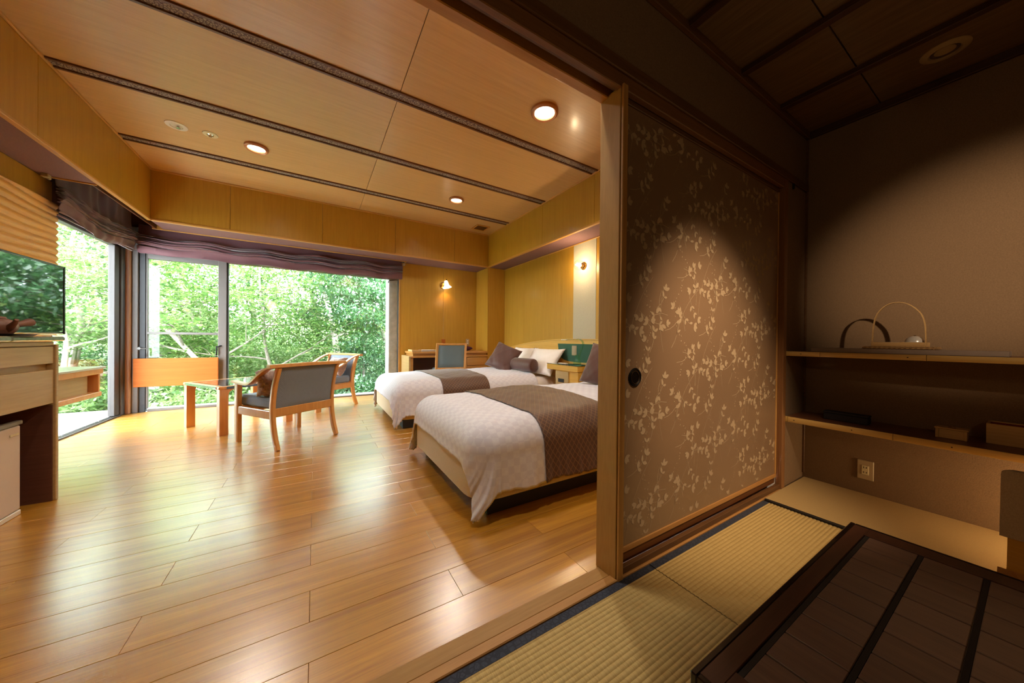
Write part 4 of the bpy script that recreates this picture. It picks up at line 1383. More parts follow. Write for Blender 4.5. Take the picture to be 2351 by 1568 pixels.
# ------------------------------------------------------------------ television wall
def tv_cabinet():
    t = thing('tv_cabinet', 'pale oak cabinet with two drawers above a fridge bay', 'cabinet', (XL + 0.001, 1.55, 0))
    D = 0.68          # depth, front at x = -1.28
    L = 1.43          # to y = 2.98
    obj('end_panel', G().box(0, D + 0.008, L - 0.022, L, 0.0, 0.90, 0.003), 'oak_pale', t)
    obj('inner_panel', G().box(0.02, D - 0.004, L - 0.030, L - 0.022, 0.0, 0.55), 'brown_panel', t)
    obj('end_panel', G().box(0, D, 0, 0.022, 0.0, 0.90, 0.003), 'oak_pale', t)
    obj('back_panel', G().box(0, 0.02, 0.022, L - 0.03, 0.0, 0.55), 'brown_panel', t)
    obj('body', G().box(0, D - 0.03, 0.022, L - 0.022, 0.56, 0.90), 'oak_pale', t)
    obj('apron', G().box(D - 0.03, D, 0.022, L - 0.024, 0.892, 0.915, 0.002), 'oak_pale', t)
    for (z0, z1) in ((0.79, 0.888), (0.562, 0.755)):
        obj('drawer', G().box(D - 0.028, D, 0.024, L - 0.026, z0, z1, 0.003), 'oak_pale', t)
    obj('divider', G().box(0.02, D - 0.01, L - 0.70, L - 0.68, 0.0, 0.555, 0.002), 'brown_panel', t)
    for (y0, y1) in ((0, L - 0.365), (L - 0.361, L + 0.03)):
        obj('counter_slab', G().box(0, D + 0.02, y0, y1, 0.918, 0.944, 0.006), 'stone', t, smooth=0.6)
    f = thing('mini_fridge', 'small pinkish-white fridge standing in the cabinet bay', 'fridge', (-1.33, 2.82, 0))
    obj('body', G().box(-0.44, -0.02, -0.46, 0.0, 0.012, 0.485, 0.006), 'fridge', f)
    d = obj('door', G().box(-0.018, 0.0, -0.46, 0.0, 0.028, 0.475, 0.006), 'fridge', f)
    obj('badge', G().box(0.0005, 0.003, -0.075, -0.015, 0.425, 0.437, 0.001), 'cream_plastic', d)
    obj('door_cap', G().box(-0.018, 0.006, -0.46, 0.004, 0.477, 0.50, 0.004), 'fridge_grey', f)
    obj('foot_strip', G().box(-0.02, 0.002, -0.46, 0.0, 0.0, 0.026, 0.003), 'white_plastic', f)
    v = thing('television', 'flat black television reflecting the garden, on the stone counter', 'television', (-1.47, 2.95, 0.945))
    obj('casing', G().box(-0.035, 0.0, -0.62, 0.55, 0.015, 0.475, 0.006), 'tv_frame', v, smooth=0.6)
    obj('screen', G().box(0.0005, 0.003, -0.608, 0.532, 0.03, 0.463), 'screen', v)
    obj('bezel', G().box(0.0005, 0.006, 0.534, 0.55, 0.015, 0.475, 0.002).box(0.0005, 0.006, -0.62, 0.55, 0.464, 0.475, 0.002), 'tv_frame', v)
    obj('stand', G().box(-0.12, 0.08, -0.50, -0.10, 0.0, 0.012, 0.004).box(-0.03, -0.01, -0.36, -0.24, 0.012, 0.05), 'tv_frame', v)
    # teapot on a tray in front of the screen
    tr = thing('tea_tray', 'flat dark tray under the clay teapot', 'tray', (-1.345, 2.70, 0.945))
    obj('tray', G().lathe([(0.001, 0.0), (0.10, 0.0), (0.118, 0.012), (0.122, 0.012), (0.104, -0.0), (0.001, 0.0)][:4] + [(0.112, 0.009), (0.095, 0.004), (0.001, 0.004)], 36), 'slot', tr, smooth=0.6)
    p = thing('teapot', 'brown clay side-handled teapot in front of the television', 'teapot', (-1.345, 2.685, 0.951), math.radians(0))
    obj('body', G().lathe([(0.001, 0.0), (0.045, 0.0), (0.062, 0.02), (0.068, 0.042), (0.060, 0.066), (0.036, 0.080), (0.030, 0.081), (0.001, 0.081)], 32), 'clay', p, smooth=0.8)
    obj('handle', G().tube([(0.02, 0.055, 0.047), (0.028, 0.10, 0.056), (0.035, 0.14, 0.066), (0.037, 0.152, 0.069)], [0.012, 0.014, 0.020, 0.021], 16), 'clay', p, smooth=0.8)
    obj('spout', G().tube([(0.05, -0.02, 0.03), (0.085, -0.05, 0.06), (0.095, -0.06, 0.075)], [0.016, 0.010, 0.007], 12), 'clay', p, smooth=0.8)
    obj('lid', G().lathe([(0.034, 0.082), (0.030, 0.090), (0.012, 0.094), (0.008, 0.104), (0.012, 0.110), (0.001, 0.112)][::1] + [], 24), 'clay', p, smooth=0.8)
    # floating console beyond the cabinet
    c = thing('wall_console', 'low floating oak console with a white top beside the left window', 'console', (XL + 0.001, 3.02, 0))
    D2, L2 = 0.405, 1.19
    obj('top', G().box(0, D2 + 0.012, 0, L2 + 0.012, 0.672, 0.69, 0.003), 'white_stone', c)
    obj('upper_rail', G().box(0, D2, 0, L2, 0.628, 0.672, 0.003), 'table_wood', c)
    obj('lower_rail', G().box(0, D2, 0, L2 - 0.02, 0.44, 0.478, 0.003), 'table_wood', c)
    obj('front_panel', G().box(0, D2 - 0.05, 0, L2 - 0.10, 0.478, 0.628), 'oak_pale', c)
    obj('end_panel', G().box(0, D2 - 0.01, L2 - 0.045, L2 - 0.02, 0.478, 0.628, 0.003), 'table_wood', c)
    # carved wave panel
    zs0, zs1 = 0.95, 2.10
    y0, y1 = 1.7, 4.515

    def fn(u, v):
        y = y0 + (y1 - y0) * u
        z = zs0 + (zs1 - zs0) * v
        wv = z + 0.018 * math.sin(y * 3.1 + z * 2.3) + 0.010 * math.sin(y * 6.7 - z * 4) + 0.03 * math.sin(y * 1.1 + 1)
        ph = (wv / 0.060) % 1.0
        h = 0.017 * abs(math.sin(PI * ph)) ** 0.75
        return (0.012 + h, y, z)
    g = G().grid(fn, 90, 260)
    nv = 261
    for u, lst in ((0, range(nv)), (1, range(nv))):
        y = y0 if u == 0 else y1
        base = [(0, y, zs0 + (zs1 - zs0) * j / 260) for j in range(nv)]
        top = [fn(u, j / 260) for j in range(nv)]
        g.add(base + top, [(j, j + 1, nv + j + 1, nv + j) for j in range(260)])
    g.box(0.0, 0.01, y0, y1, zs0, zs1)
    o = obj('wave_panel', g, 'wave', loc=(XL + 0.001, 0, 0), smooth=0.7)
    tag(o, 'carved golden wooden panel of rippling waves behind the television', 'wall panel')


tv_cabinet()


# ------------------------------------------------------------------ partition, sliding door, sill
def partition():
    w = struct('wall_partition', G().box(DX0 - 0.1, DX1 + 0.2, YP0 + 0.012, YP1, 2.03, 3.0), 'dark_plaster', 'dark plaster wall above the opening between the rooms')
    obj('plaster_face', G().box(DX0, DX1, YP0, YP0 + 0.012, 2.03, DZ + 0.02), 'dark_plaster', w)
    obj('plaster_face', G().box(2.612, DX1, YP0, YP0 + 0.02, 0.0, 2.03), 'dark_plaster', w)
    obj('core', G().box(2.56, DX1, YP0 + 0.025, YP1, -0.3, 2.03), 'dark_plaster', w)
    obj('bedroom_face', G().box(1.06, XR, YP1, YP1 + 0.014, -0.3, 2.03), 'veneer_v', w)
    obj('bedroom_face', G().box(SXL, SXR, YP1, YP1 + 0.014, 2.03, ZC + 0.01), 'veneer_v', w)
    obj('core', G().box(DX0 - 0.1, -1.66, YP0, YP1, 0.0, 2.03), 'dark_plaster', w)
    k = struct('trim_6', G().box(-1.66, 2.60, YP0 - 0.004, YP0 + 0.022, 1.945, 2.03, 0.003), 'mid_brown', 'wooden lintel over the sliding door')
    obj('rail', G().box(-1.66, 2.56, YP0 + 0.024, YP0 + 0.036, 1.955, 2.03), 'dark_wood', k)
    obj('rail', G().box(-1.66, 2.56, YP0 + 0.062, YP1 + 0.016, 1.945, 2.03, 0.003), 'trim', k)
    obj('groove', G().box(-1.66, 2.56, YP0 + 0.036, YP0 + 0.062, 1.99, 2.03), 'brown_trim', k)
    obj('picture_rail', G().box(DX0, DX1, YP0 - 0.014, YP0 - 0.004, 2.0, 2.05, 0.003), 'dark_wood', k)
    p = struct('trim_7', G().box(1.02, 1.034, YP0, YP1 + 0.016, 0, 1.955, 0.002), 'tan_jamb', 'tan post at the end of the sliding door')
    obj('post_face', G().box(1.024, 1.052, YP0 - 0.012, YP0 - 0.001, 0, 1.96, 0.002), 'cypress', p)
    obj('post_core', G().box(1.034, 1.06, YP0 + 0.06, YP1 + 0.014, 0, 1.945), 'tan_jamb', p)
    obj('post_face', G().box(1.0345, 1.052, YP0 - 0.001, YP0 + 0.018, 0, 1.945), 'dark_wood', p)
    obj('post', G().box(2.566, 2.612, YP0 - 0.008, YP0 + 0.025, 0, 2.0, 0.002), 'mid_brown_z', p)
    obj('post', G().box(-1.70, -1.66, YP0 - 0.01, YP1 + 0.016, 0, 2.0, 0.002), 'cypress', p)
    s = struct('trim_8', G().box(-1.66, 2.566, YP0 - 0.006, YP0 + 0.03, -0.06, 0.006, 0.003), 'cypress_x', 'wooden threshold between plank floor and tatami')
    obj('threshold_board', G().box(-1.66, 1.02, YP0 + 0.031, YP1 + 0.002, -0.06, 0.003, 0.002), 'tan_sill', s)
    obj('door_track', G().box(1.052, 2.566, YP0 + 0.002, YP0 + 0.022, 0.006, 0.034, 0.002), 'dark_wood', s)


M['mid_brown'] = wood('mid_brown_lintel', lin(112, 74, 40), lin(132, 90, 52), 'x', 50, 26, 0.5, 0, 0.1, 0.04)
M['mid_brown_z'] = wood('mid_brown_post', lin(122, 80, 44), lin(142, 98, 58), 'z', 50, 26, 0.5, 0, 0.1, 0.04)
M['tan_sill'] = wood('tan_threshold', lin(160, 116, 58), lin(176, 132, 72), 'x', 80, 12, 0.5, 0, 0.05, 0.03)
partition()


def fusuma():
    t = thing('door_1', 'sliding fusuma door papered in brown with pale trailing leaves', 'door')
    del t['category']
    t['kind'] = 'structure'
    x0, x1, z0, z1 = 1.054, 2.566, 0.036, 1.945
    yf = YP0 + 0.026            # front face of the paper
    obj('paper_panel', G().box(x0 + 0.004, x1 - 0.012, yf, yf + 0.022, 0.098, z1 - 0.024), 'fusuma', t)
    obj('frame', G().box(x0, x1, yf - 0.005, yf + 0.022, z1 - 0.022, z1, 0.002), 'dark_wood', t)
    obj('frame', G().box(x0, x1, yf - 0.005, yf + 0.022, 0.074, 0.098, 0.002), 'cypress_x', t)
    obj('frame', G().box(x1 - 0.012, x1, yf - 0.005, yf + 0.022, 0.099, z1 - 0.023, 0.002), 'cypress', t)
    obj('shadow_board', G().box(x0, x1, yf + 0.004, yf + 0.022, z0, 0.073), 'brown_trim', t)  # dark board stands in for the shaded gap under the door
    # printed leaves: flat print, one joined part
    rnd = random.Random(5)
    g = G()
    motif = []                   # (x, z, angle, length, width)
    stems = []

    def sprig(cx, cz, ang, size, nl):
        pts = []
        for k in range(nl + 1):
            f = k / nl
            a = ang + 0.7 * f * (1 if rnd.random() < 2 else -1)
            pts.append((cx, cz))
            step = size / nl
            cx += math.cos(a) * step
            cz += math.sin(a) * step
            for s in ((-1, 1) if k else ()):
                if rnd.random() < 0.9:
                    ll = rnd.uniform(0.022, 0.038)
                    motif.append((cx, cz, a + s * rnd.uniform(0.5, 1.0), ll, ll * rnd.uniform(0.42, 0.58)))
        motif.append((cx, cz, ang + 0.7, 0.034, 0.018))
        stems.append(pts)
    PX, PZ = 0.53, 0.40
    for (cx, cz, an, sz, nl) in ((0.03, 0.05, 1.5, 0.13, 3), (0.13, 0.20, -0.6, 0.15, 3), (0.23, 0.10, 2.2, 0.10, 3), (0.28, 0.30, -1.9, 0.12, 3), (0.36, 0.04, 0.9, 0.13, 3),
                                 (0.42, 0.24, -1.0, 0.12, 3), (0.47, 0.12, 1.9, 0.10, 2), (0.06, 0.30, 0.2, 0.11, 3), (0.18, 0.34, 1.3, 0.09, 2), (0.33, 0.19, 3.0, 0.10, 2),
                                 (0.10, 0.11, 2.7, 0.08, 2), (0.40, 0.37, 0.1, 0.10, 2), (0.25, 0.22, 0.6, 0.07, 2), (0.50, 0.32, -1.4, 0.12, 3), (0.02, 0.18, -0.9, 0.10, 3), (0.31, 0.12, 0.2, 0.10, 3), (0.20, 0.02, 1.0, 0.10, 3), (0.45, 0.02, -0.2, 0.09, 2)):
        sprig(cx, cz, an, sz, nl)
    for k in range(26):          # trails of tiny leaves
        f = k / 26
        motif.append((0.15 + 0.06 * math.sin(f * 4) + rnd.uniform(-0.012, 0.012), f * 0.40, rnd.uniform(-2.6, 2.6), rnd.uniform(0.008, 0.013), 0.005))
        motif.append((0.44 + 0.05 * math.sin(f * 5 + 2) + rnd.uniform(-0.012, 0.012), f * 0.40, rnd.uniform(-2.6, 2.6), rnd.uniform(0.008, 0.013), 0.005))
    yl = yf - 0.0006
    xa, xb, za, zb = x0 + 0.006, x1 - 0.014, 0.10, z1 - 0.026
    ell = [(0, 0), (0.18, 0.32), (0.45, 0.5), (0.75, 0.38), (1.0, 0), (0.75, -0.38), (0.45, -0.5), (0.18, -0.32)]

    def inside(x, z, m=0.0):
        return xa + m < x < xb - m and za + m < z < zb - m
    i = -1
    while x0 + i * PX < x1:
        for j in range(-1, 6):
            ox, oz = x0 + i * PX, 0.08 + j * PZ + (PZ / 2 if i % 2 else 0)
            for (lx, lz, a, ll, lw) in motif:
                X, Z = ox + lx, oz + lz
                ca, sa = math.cos(a), math.sin(a)
                P = [(X + ca * p * ll - sa * q * lw, Z + sa * p * ll + ca * q * lw) for p, q in ell]
                if all(inside(px, pz) for px, pz in P):
                    yk = yl - rnd.uniform(0, 0.0006)
                    g.add([(px, yk, pz) for px, pz in P], [tuple(range(8))])
            for pts in stems:
                for (p, q) in zip(pts[:-1], pts[1:]):
                    (ax, az), (bx_, bz) = (ox + p[0], oz + p[1]), (ox + q[0], oz + q[1])
                    if inside(ax, az, 0.003) and inside(bx_, bz, 0.003):
                        d = math.hypot(bx_ - ax, bz - az) or 1
                        nx, nz = -(bz - az) / d * 0.0012, (bx_ - ax) / d * 0.0012
                        g.add([(ax + nx, yl, az + nz), (bx_ + nx, yl, bz + nz), (bx_ - nx, yl, bz - nz), (ax - nx, yl, az - nz)], [(0, 1, 2, 3)])
            # long thin arching stems
            for (sx, sz_, a0, ln) in ((0.05, 0.0, 1.45, 0.40), (0.30, 0.02, 1.9, 0.30), (0.40, 0.10, 1.2, 0.32)):
                cx, cz, a = ox + sx, oz + sz_, a0
                for k in range(14):
                    nx_, nz_ = cx + math.cos(a) * ln / 14, cz + math.sin(a) * ln / 14
                    if inside(cx, cz, 0.003) and inside(nx_, nz_, 0.003):
                        px, pz = -math.sin(a) * 0.0009, math.cos(a) * 0.0009
                        g.add([(cx + px, yl, cz + pz), (nx_ + px, yl, nz_ + pz), (nx_ - px, yl, nz_ - pz), (cx - px, yl, cz - pz)], [(0, 1, 2, 3)])
                    cx, cz = nx_, nz_
                    a -= 0.05
        i += 1
    me = g.mesh('leaf_print', recalc=False)
    me.flip_normals() if me.polygons and me.polygons[0].normal.y > 0 else None
    lp = obj('leaf_print', me, 'leafprint', t)
    lp['kind'] = 'stuff'
    # round recessed pull
    hx, hz = 1.155, 0.797

    def wob(i_, a):
        return 1 + 0.045 * abs(math.cos(2 * a))
    h = obj('door_pull', G().lathe([(0.0375, 0.0), (0.0385, 0.004), (0.034, 0.006), (0.029, 0.0035), (0.028, 0.0025), (0.0005, 0.0012)], 40, (0, 0, 0), wob), 'black_metal', t, smooth=0.7)
    h.location = (hx, yf - 0.0008, hz)
    h.rotation_euler = (PI / 2, 0, 0)
    r = obj('pull_ring', G().tube([(0.025 * math.cos(2 * PI * k / 32), 0.027 * math.sin(2 * PI * k / 32), 0.004) for k in range(33)], 0.0016, 6, False), 'brass_dark', h, smooth=1.0)


M['brass_dark'] = plain('aged_bronze', lin(112, 92, 70), 0.35, 0.9, noise=0.0)
fusuma()


# ------------------------------------------------------------------ tatami room shell
def tatami_room():
    # walls
    r = struct('wall_alcove', G().box(DX1, DX1 + 0.16, DY0 - 0.1, YP1 + 0.014, -0.3, DZ + 0.1), 'dark_plaster', 'dark brown plaster wall behind the shelves')
    obj('corner_strip', G().box(DX1 - 0.012, DX1, YP0 - 0.012, YP0, 0.04, DZ - 0.05, 0.002), 'dark_wood', r)
    struct('wall_rear', G().box(DX0 - 0.1, DX1 + 0.1, DY0 - 0.12, DY0, -0.3, DZ + 0.1), 'dark_plaster', 'plaster wall behind the camera')
    struct('wall_side', G().box(DX0 - 0.12, DX0, DY0 - 0.1, YP1, -0.3, DZ + 0.1), 'dark_plaster', 'plaster wall left of the camera')
    c = struct('ceiling_tatami_room', G().box(DX0 - 0.1, DX1 + 0.1, DY0 - 0.1, YP0 + 0.02, DZ + 0.014, DZ + 0.05), 'dark_wood', 'low dark wooden ceiling of the tatami room')
    bx = [2.449 - 0.493 * k for k in range(10)]
    xs = [DX1] + bx + [DX0]
    ys = [YP0, 0.523, -0.40, -1.32, DY0]
    for i in range(len(xs) - 1):
        for j in range(len(ys) - 1):
            obj('ceiling_panel', G().box(xs[i + 1] + 0.002, xs[i] - 0.002, ys[j + 1] + 0.0025, ys[j] - 0.0025, DZ, DZ + 0.012, 0.0015), 'cedar_panel', c)
    bm_ = G().box(-0.019, 0.019, DY0, YP0, -0.030, 0, 0.003).mesh('batten')
    for x in bx:
        obj('batten', bm_, 'dark_wood_y', c, (x, 0, DZ))
    obj('edge_rail', G().box(DX0, DX1, YP0 - 0.022, YP0, DZ - 0.045, DZ, 0.003), 'dark_wood', c)
    obj('edge_rail', G().box(DX1 - 0.022, DX1, DY0, YP0 - 0.022, DZ - 0.045, DZ, 0.003), 'dark_wood_y', c)
    # floor under the mats
    struct('floor_tatami_room', G().box(DX0 - 0.1, DX1 + 0.1, DY0 - 0.1, YP0 + 0.03, -0.3, -0.061), 'dark_wood', 'subfloor under the tatami')

    def mat(x0, x1, y0, y1, label, border):
        t = thing('tatami_mat', label, 'tatami mat', (x0, y0, -0.055), 0, 'tatami mats')
        W_, H_ = x1 - x0, y1 - y0
        b = 0.032 if border else 0.0
        th = 0.055
        pitch = 0.0158
        g = G()
        n = int((H_ - 2 * b) / pitch * 6)
        pr = []
        for k in range(n + 1):
            yy = b + (H_ - 2 * b) * k / n
            ph = ((yy - b) / pitch) % 1.0
            pr.append((yy, th - 0.0034 * (abs(2 * ph - 1) ** 2.5)))
        vs = [(x, y, z) for x in (0.001, W_ - 0.001) for y, z in pr]
        m = n + 1
        g.add(vs, [(k, k + 1, m + k + 1, m + k) for k in range(n)])
        o = obj('rush_surface', g, 'tatami', t, smooth=0.9)
        obj('core', G().box(0.001, W_ - 0.001, 0.001, H_ - 0.001, 0.0, th - 0.004), 'goza', t)
        if border:
            for (ya, yb) in ((0.001, b), (H_ - b, H_ - 0.001)):
                obj('cloth_border', G().box(0.001, W_ - 0.001, ya, yb, th - 0.0035, th + 0.0008, 0.0006), 'heri', t)
    yt = YP0 - 0.007
    mat(-0.58, 1.22, yt - 0.86, yt, 'ribbed tatami mat in front of the opening to the bedroom', True)
    mat(1.222, 2.306, yt - 0.86, yt, 'ribbed tatami mat in front of the fusuma door', True)
    mat(DX0 + 0.005, -0.582, yt - 0.86, yt, 'ribbed tatami mat left of the opening', True)
    mat(-0.58, 1.22, yt - 1.724, yt - 0.862, 'ribbed tatami mat under the camera', True)
    mat(1.222, 2.306, yt - 1.724, yt - 0.862, 'ribbed tatami mat under the low lacquer table', True)
    mat(DX0 + 0.005, -0.582, yt - 1.724, yt - 0.862, 'ribbed tatami mat at the left wall', True)
    mat(DX0 + 0.005, 2.306, DY0 + 0.003, yt - 1.726, 'ribbed tatami mat along the rear wall', True)
    # the smooth rush board floor of the alcove
    a = thing('alcove_mat', 'smooth pale rush mat under the shelves with a dark edge strip', 'mat', (2.31, DY0, -0.055))
    obj('rush_surface', G().box(0.018, DX1 - 2.312, 0.002, YP0 - 0.008 - DY0, 0.0, 0.066, 0.002), 'goza', a)
    obj('edge_strip', G().box(0.0, 0.017, 0.002, YP0 - 0.012 - DY0, 0.0, 0.066, 0.002), 'slot', a)
    # downlight that is switched off
    d = thing('unlit_downlight', 'round unlit downlight in the dark ceiling', 'downlight', (2.664, 0.263, DZ))
    obj('rim', G().lathe([(0.048, -0.003), (0.052, -0.012), (0.070, -0.010), (0.080, -0.003), (0.080, 0.0), (0.048, 0.0)], 36), 'beige_plastic', d, smooth=0.6)
    obj('reflector', G().lathe([(0.001, -0.001), (0.03, -0.002), (0.047, -0.006), (0.047, 0.0), (0.001, 0.0)], 30), 'chrome', d, smooth=0.6)
    s = thing('wall_peg', 'tiny dark hook on the plaster beside the door lintel', 'hook', (2.70, YP0, 1.985))
    obj('peg', G().box(-0.006, 0.006, -0.012, 0.0, -0.02, 0.02, 0.002), 'slot', s)


tatami_room()


# ------------------------------------------------------------------ shelves of the alcove and the things on them
def shelves():
    for (z0, z1, xf, nodes, lab) in ((0.865, 0.893, 2.62, (0.70, 0.30), 'upper alcove shelf with a bamboo edge'), (0.437, 0.470, 2.62, (0.853, 0.406), 'lower alcove shelf with a bamboo edge')):
        t = thing('wall_shelf', lab, 'shelf', (xf, -1.4, z0))
        h = z1 - z0
        ye = YP0 + 1.4 - 0.001
        obj('board', G().box(0.012, DX1 - xf - 0.001, 0, ye, 0.0, h, 0.002), 'shelf_wood', t)
        prof = []
        edges = [0.0] + sorted(n + 1.4 for n in nodes) + [ye]
        for i in range(len(edges) - 1):
            a, b = edges[i] + 0.001, edges[i + 1] - 0.001
            path = [(0.006, a, h / 2), (0.006, a + 0.012, h / 2), (0.006, (a + b) / 2, h / 2), (0.006, b - 0.012, h / 2), (0.006, b, h / 2)]
            obj('bamboo_edge', G().sweep(path, h + 0.001, 0.016, (1, 0, 0), [1.04, 1.0, 0.99, 1.0, 1.05], rnd=0.5), 'bamboo', t, smooth=0.7)
        for y in (0.79, 0.36) if z0 > 0.6 else (0.82, 0.56, 0.22):
            obj('nail', G().tube([(-0.0035, y + 1.4, h / 2), (0.0, y + 1.4, h / 2)], 0.0028, 8), 'slot', t)
    b = obj('display_board', G().box(2.66, 2.90, 0.075, 0.755, 0.8935, 0.919, 0.002), 'grey_board')
    tag(b, 'long flat grey board lying on the upper shelf', 'board')
    m = obj('woven_mat', G().box(2.675, 2.875, 0.28, 0.535, 0.9195, 0.933, 0.003).sweep([(2.674, 0.285, 0.926), (2.674, 0.53, 0.926)], 0.008, 0.004, (1, 0, 0)), 'woven')
    tag(m, 'thin pale woven wooden mat under the handled tray', 'mat')
    t = thing('handled_tray', 'pale wooden tray with a tall arched bentwood handle', 'tray', (2.70, 0.315, 0.9335))
    Wd, D = 0.19, 0.15
    obj('tray_base', G().box(0, D, 0, Wd, 0, 0.006, 0.001), 'pale_wood', t)
    for (a, b_, c, d_) in ((0, 0.006, 0, Wd), (D - 0.006, D, 0, Wd), (0.006, D - 0.006, 0, 0.006), (0.006, D - 0.006, Wd - 0.006, Wd)):
        obj('tray_side', G().box(a, b_, c, d_, 0.006, 0.024, 0.001), 'pale_wood', t)
    hp = [(0.03, 0.004, 0.004), (0.03, 0.004, 0.06), (0.03, 0.008, 0.13)]
    pts = spline([(0.03, 0.0, 0.006), (0.03, 0.001, 0.07), (0.03, 0.006, 0.135), (0.03, 0.022, 0.185), (0.03, 0.058, 0.228), (0.03, 0.095, 0.242), (0.03, 0.132, 0.234), (0.03, 0.164, 0.200), (0.03, 0.182, 0.15), (0.03, 0.189, 0.07), (0.03, 0.190, 0.006)], 5)
    obj('arched_handle', G().sweep(pts, 0.022, 0.0045, (1, 0, 0)) if False else G().sweep(pts, 0.0045, 0.020, (1, 0, 0)), 'pale_wood', t, smooth=0.7)
    d = thing('silver_bell', 'small silver domed bell sitting on the handled tray', 'bell', (2.755, 0.355, 0.9400))
    obj('base', G().lathe([(0.001, 0), (0.030, 0), (0.032, 0.006), (0.028, 0.012), (0.001, 0.012)], 28), 'slot', d, smooth=0.6)
    obj('dome', G().lathe([(0.001, 0.012), (0.034, 0.012), (0.036, 0.016)] + [(0.036 * math.cos(PI / 2 * k / 8), 0.016 + 0.036 * math.sin(PI / 2 * k / 8)) for k in range(1, 8)] + [(0.001, 0.052)], 32), 'silver', d, smooth=0.7)
    obj('button', G().lathe([(0.001, 0.0525), (0.004, 0.0525), (0.004, 0.056), (0.001, 0.057)], 10), 'chrome', d, smooth=0.7)
    d = thing('flat_dish', 'flat silvery dish lying on the handled tray', 'dish', (2.765, 0.455, 0.9400))
    obj('dish', G().lathe([(0.001, 0.010), (0.020, 0.010), (0.046, 0.0165), (0.047, 0.0185), (0.020, 0.0125), (0.001, 0.0125)], 32), 'silver', d, smooth=0.7)
    obj('foot', G().lathe([(0.001, 0), (0.016, 0), (0.018, 0.0099), (0.001, 0.0099)], 20), 'slot', d, smooth=0.7)
    c = obj('paper_card', G().box(2.72, 2.738, 0.335, 0.395, 0.9402, 0.958, 0.001), 'cream_plastic')
    tag(c, 'small cream card leaning in front of the silver bell', 'card')
    # lower shelf
    z = 0.4705
    t = thing('charcoal_box', 'long dark box at the left of the lower shelf', 'box', (2.755, 0.522, z))
    obj('body', G().box(0, 0.062, 0, 0.195, 0, 0.040, 0.003), 'dark_box', t)
    obj('lid', G().box(-0.002, 0.064, -0.002, 0.197, 0.0405, 0.052, 0.003), 'dark_box', t)
    t = thing('small_wooden_box', 'small carved wooden box in the middle of the lower shelf', 'box', (2.745, 0.186, z))
    obj('body', G().box(0, 0.06, 0, 0.096, 0, 0.046, 0.002), 'pale_wood', t)
    for y in (0, 0.086):
        obj('corner_post', G().box(-0.003, 0.0, y, y + 0.010, 0, 0.046, 0.001), 'pale_wood', t)
    l = obj('lid', G().box(-0.005, 0.064, -0.004, 0.10, 0.0465, 0.054, 0.002), 'pale_wood', t)
    obj('lid_ornament', G().tube([(0.03 + 0.010 * math.cos(k), 0.048 + 0.012 * math.sin(k), 0.0545) for k in [x * 0.7 for x in range(9)]], 0.0012, 6), 'shelf_wood', l)
    t = thing('tissue_box', 'larger pale wooden box lined in red at the right of the lower shelf', 'box', (2.80, -0.12, z))
    D, L, H = 0.125, 0.257, 0.096
    obj('front_side', G().box(0, 0.008, 0, L, 0, H, 0.001), 'pale_wood', t)
    obj('back_side', G().box(D - 0.008, D, 0, L, 0, H, 0.001), 'pale_wood', t)
    obj('end_side', G().box(0.008, D - 0.008, L - 0.008, L, 0, H, 0.001), 'pale_wood', t)
    obj('end_side', G().box(0.008, D - 0.008, 0, 0.008, 0, H, 0.001), 'pale_wood', t)
    obj('red_lining', G().box(0.008, D - 0.008, 0.008, L - 0.008, 0.002, H - 0.006), 'red', t)
    s = thing('wall_outlet', 'beige wall outlet with four pin holes below the lower shelf', 'socket', (DX1, 0.565, 0.160))
    obj('plate', G().box(-0.007, 0, -0.036, 0.036, -0.060, 0.060, 0.003), 'beige_plastic', s)
    f = obj('outlet_face', G().box(-0.010, -0.0072, -0.0155, 0.0155, -0.029, 0.029, 0.002), 'cream_plastic', s)
    for zz in (-0.014, 0.016):
        for yy in (-0.006, 0.006):
            obj('pin_slot', G().box(-0.0106, -0.0101, yy - 0.0014, yy + 0.0014, zz - 0.005, zz + 0.005), 'slot', f)


M['woven'] = fabric('woven_wood', lin(178, 140, 90), lin(196, 160, 108), 200, 0.6, 0.6, 0, 'checker', 110, lin(130, 96, 60))
shelves()


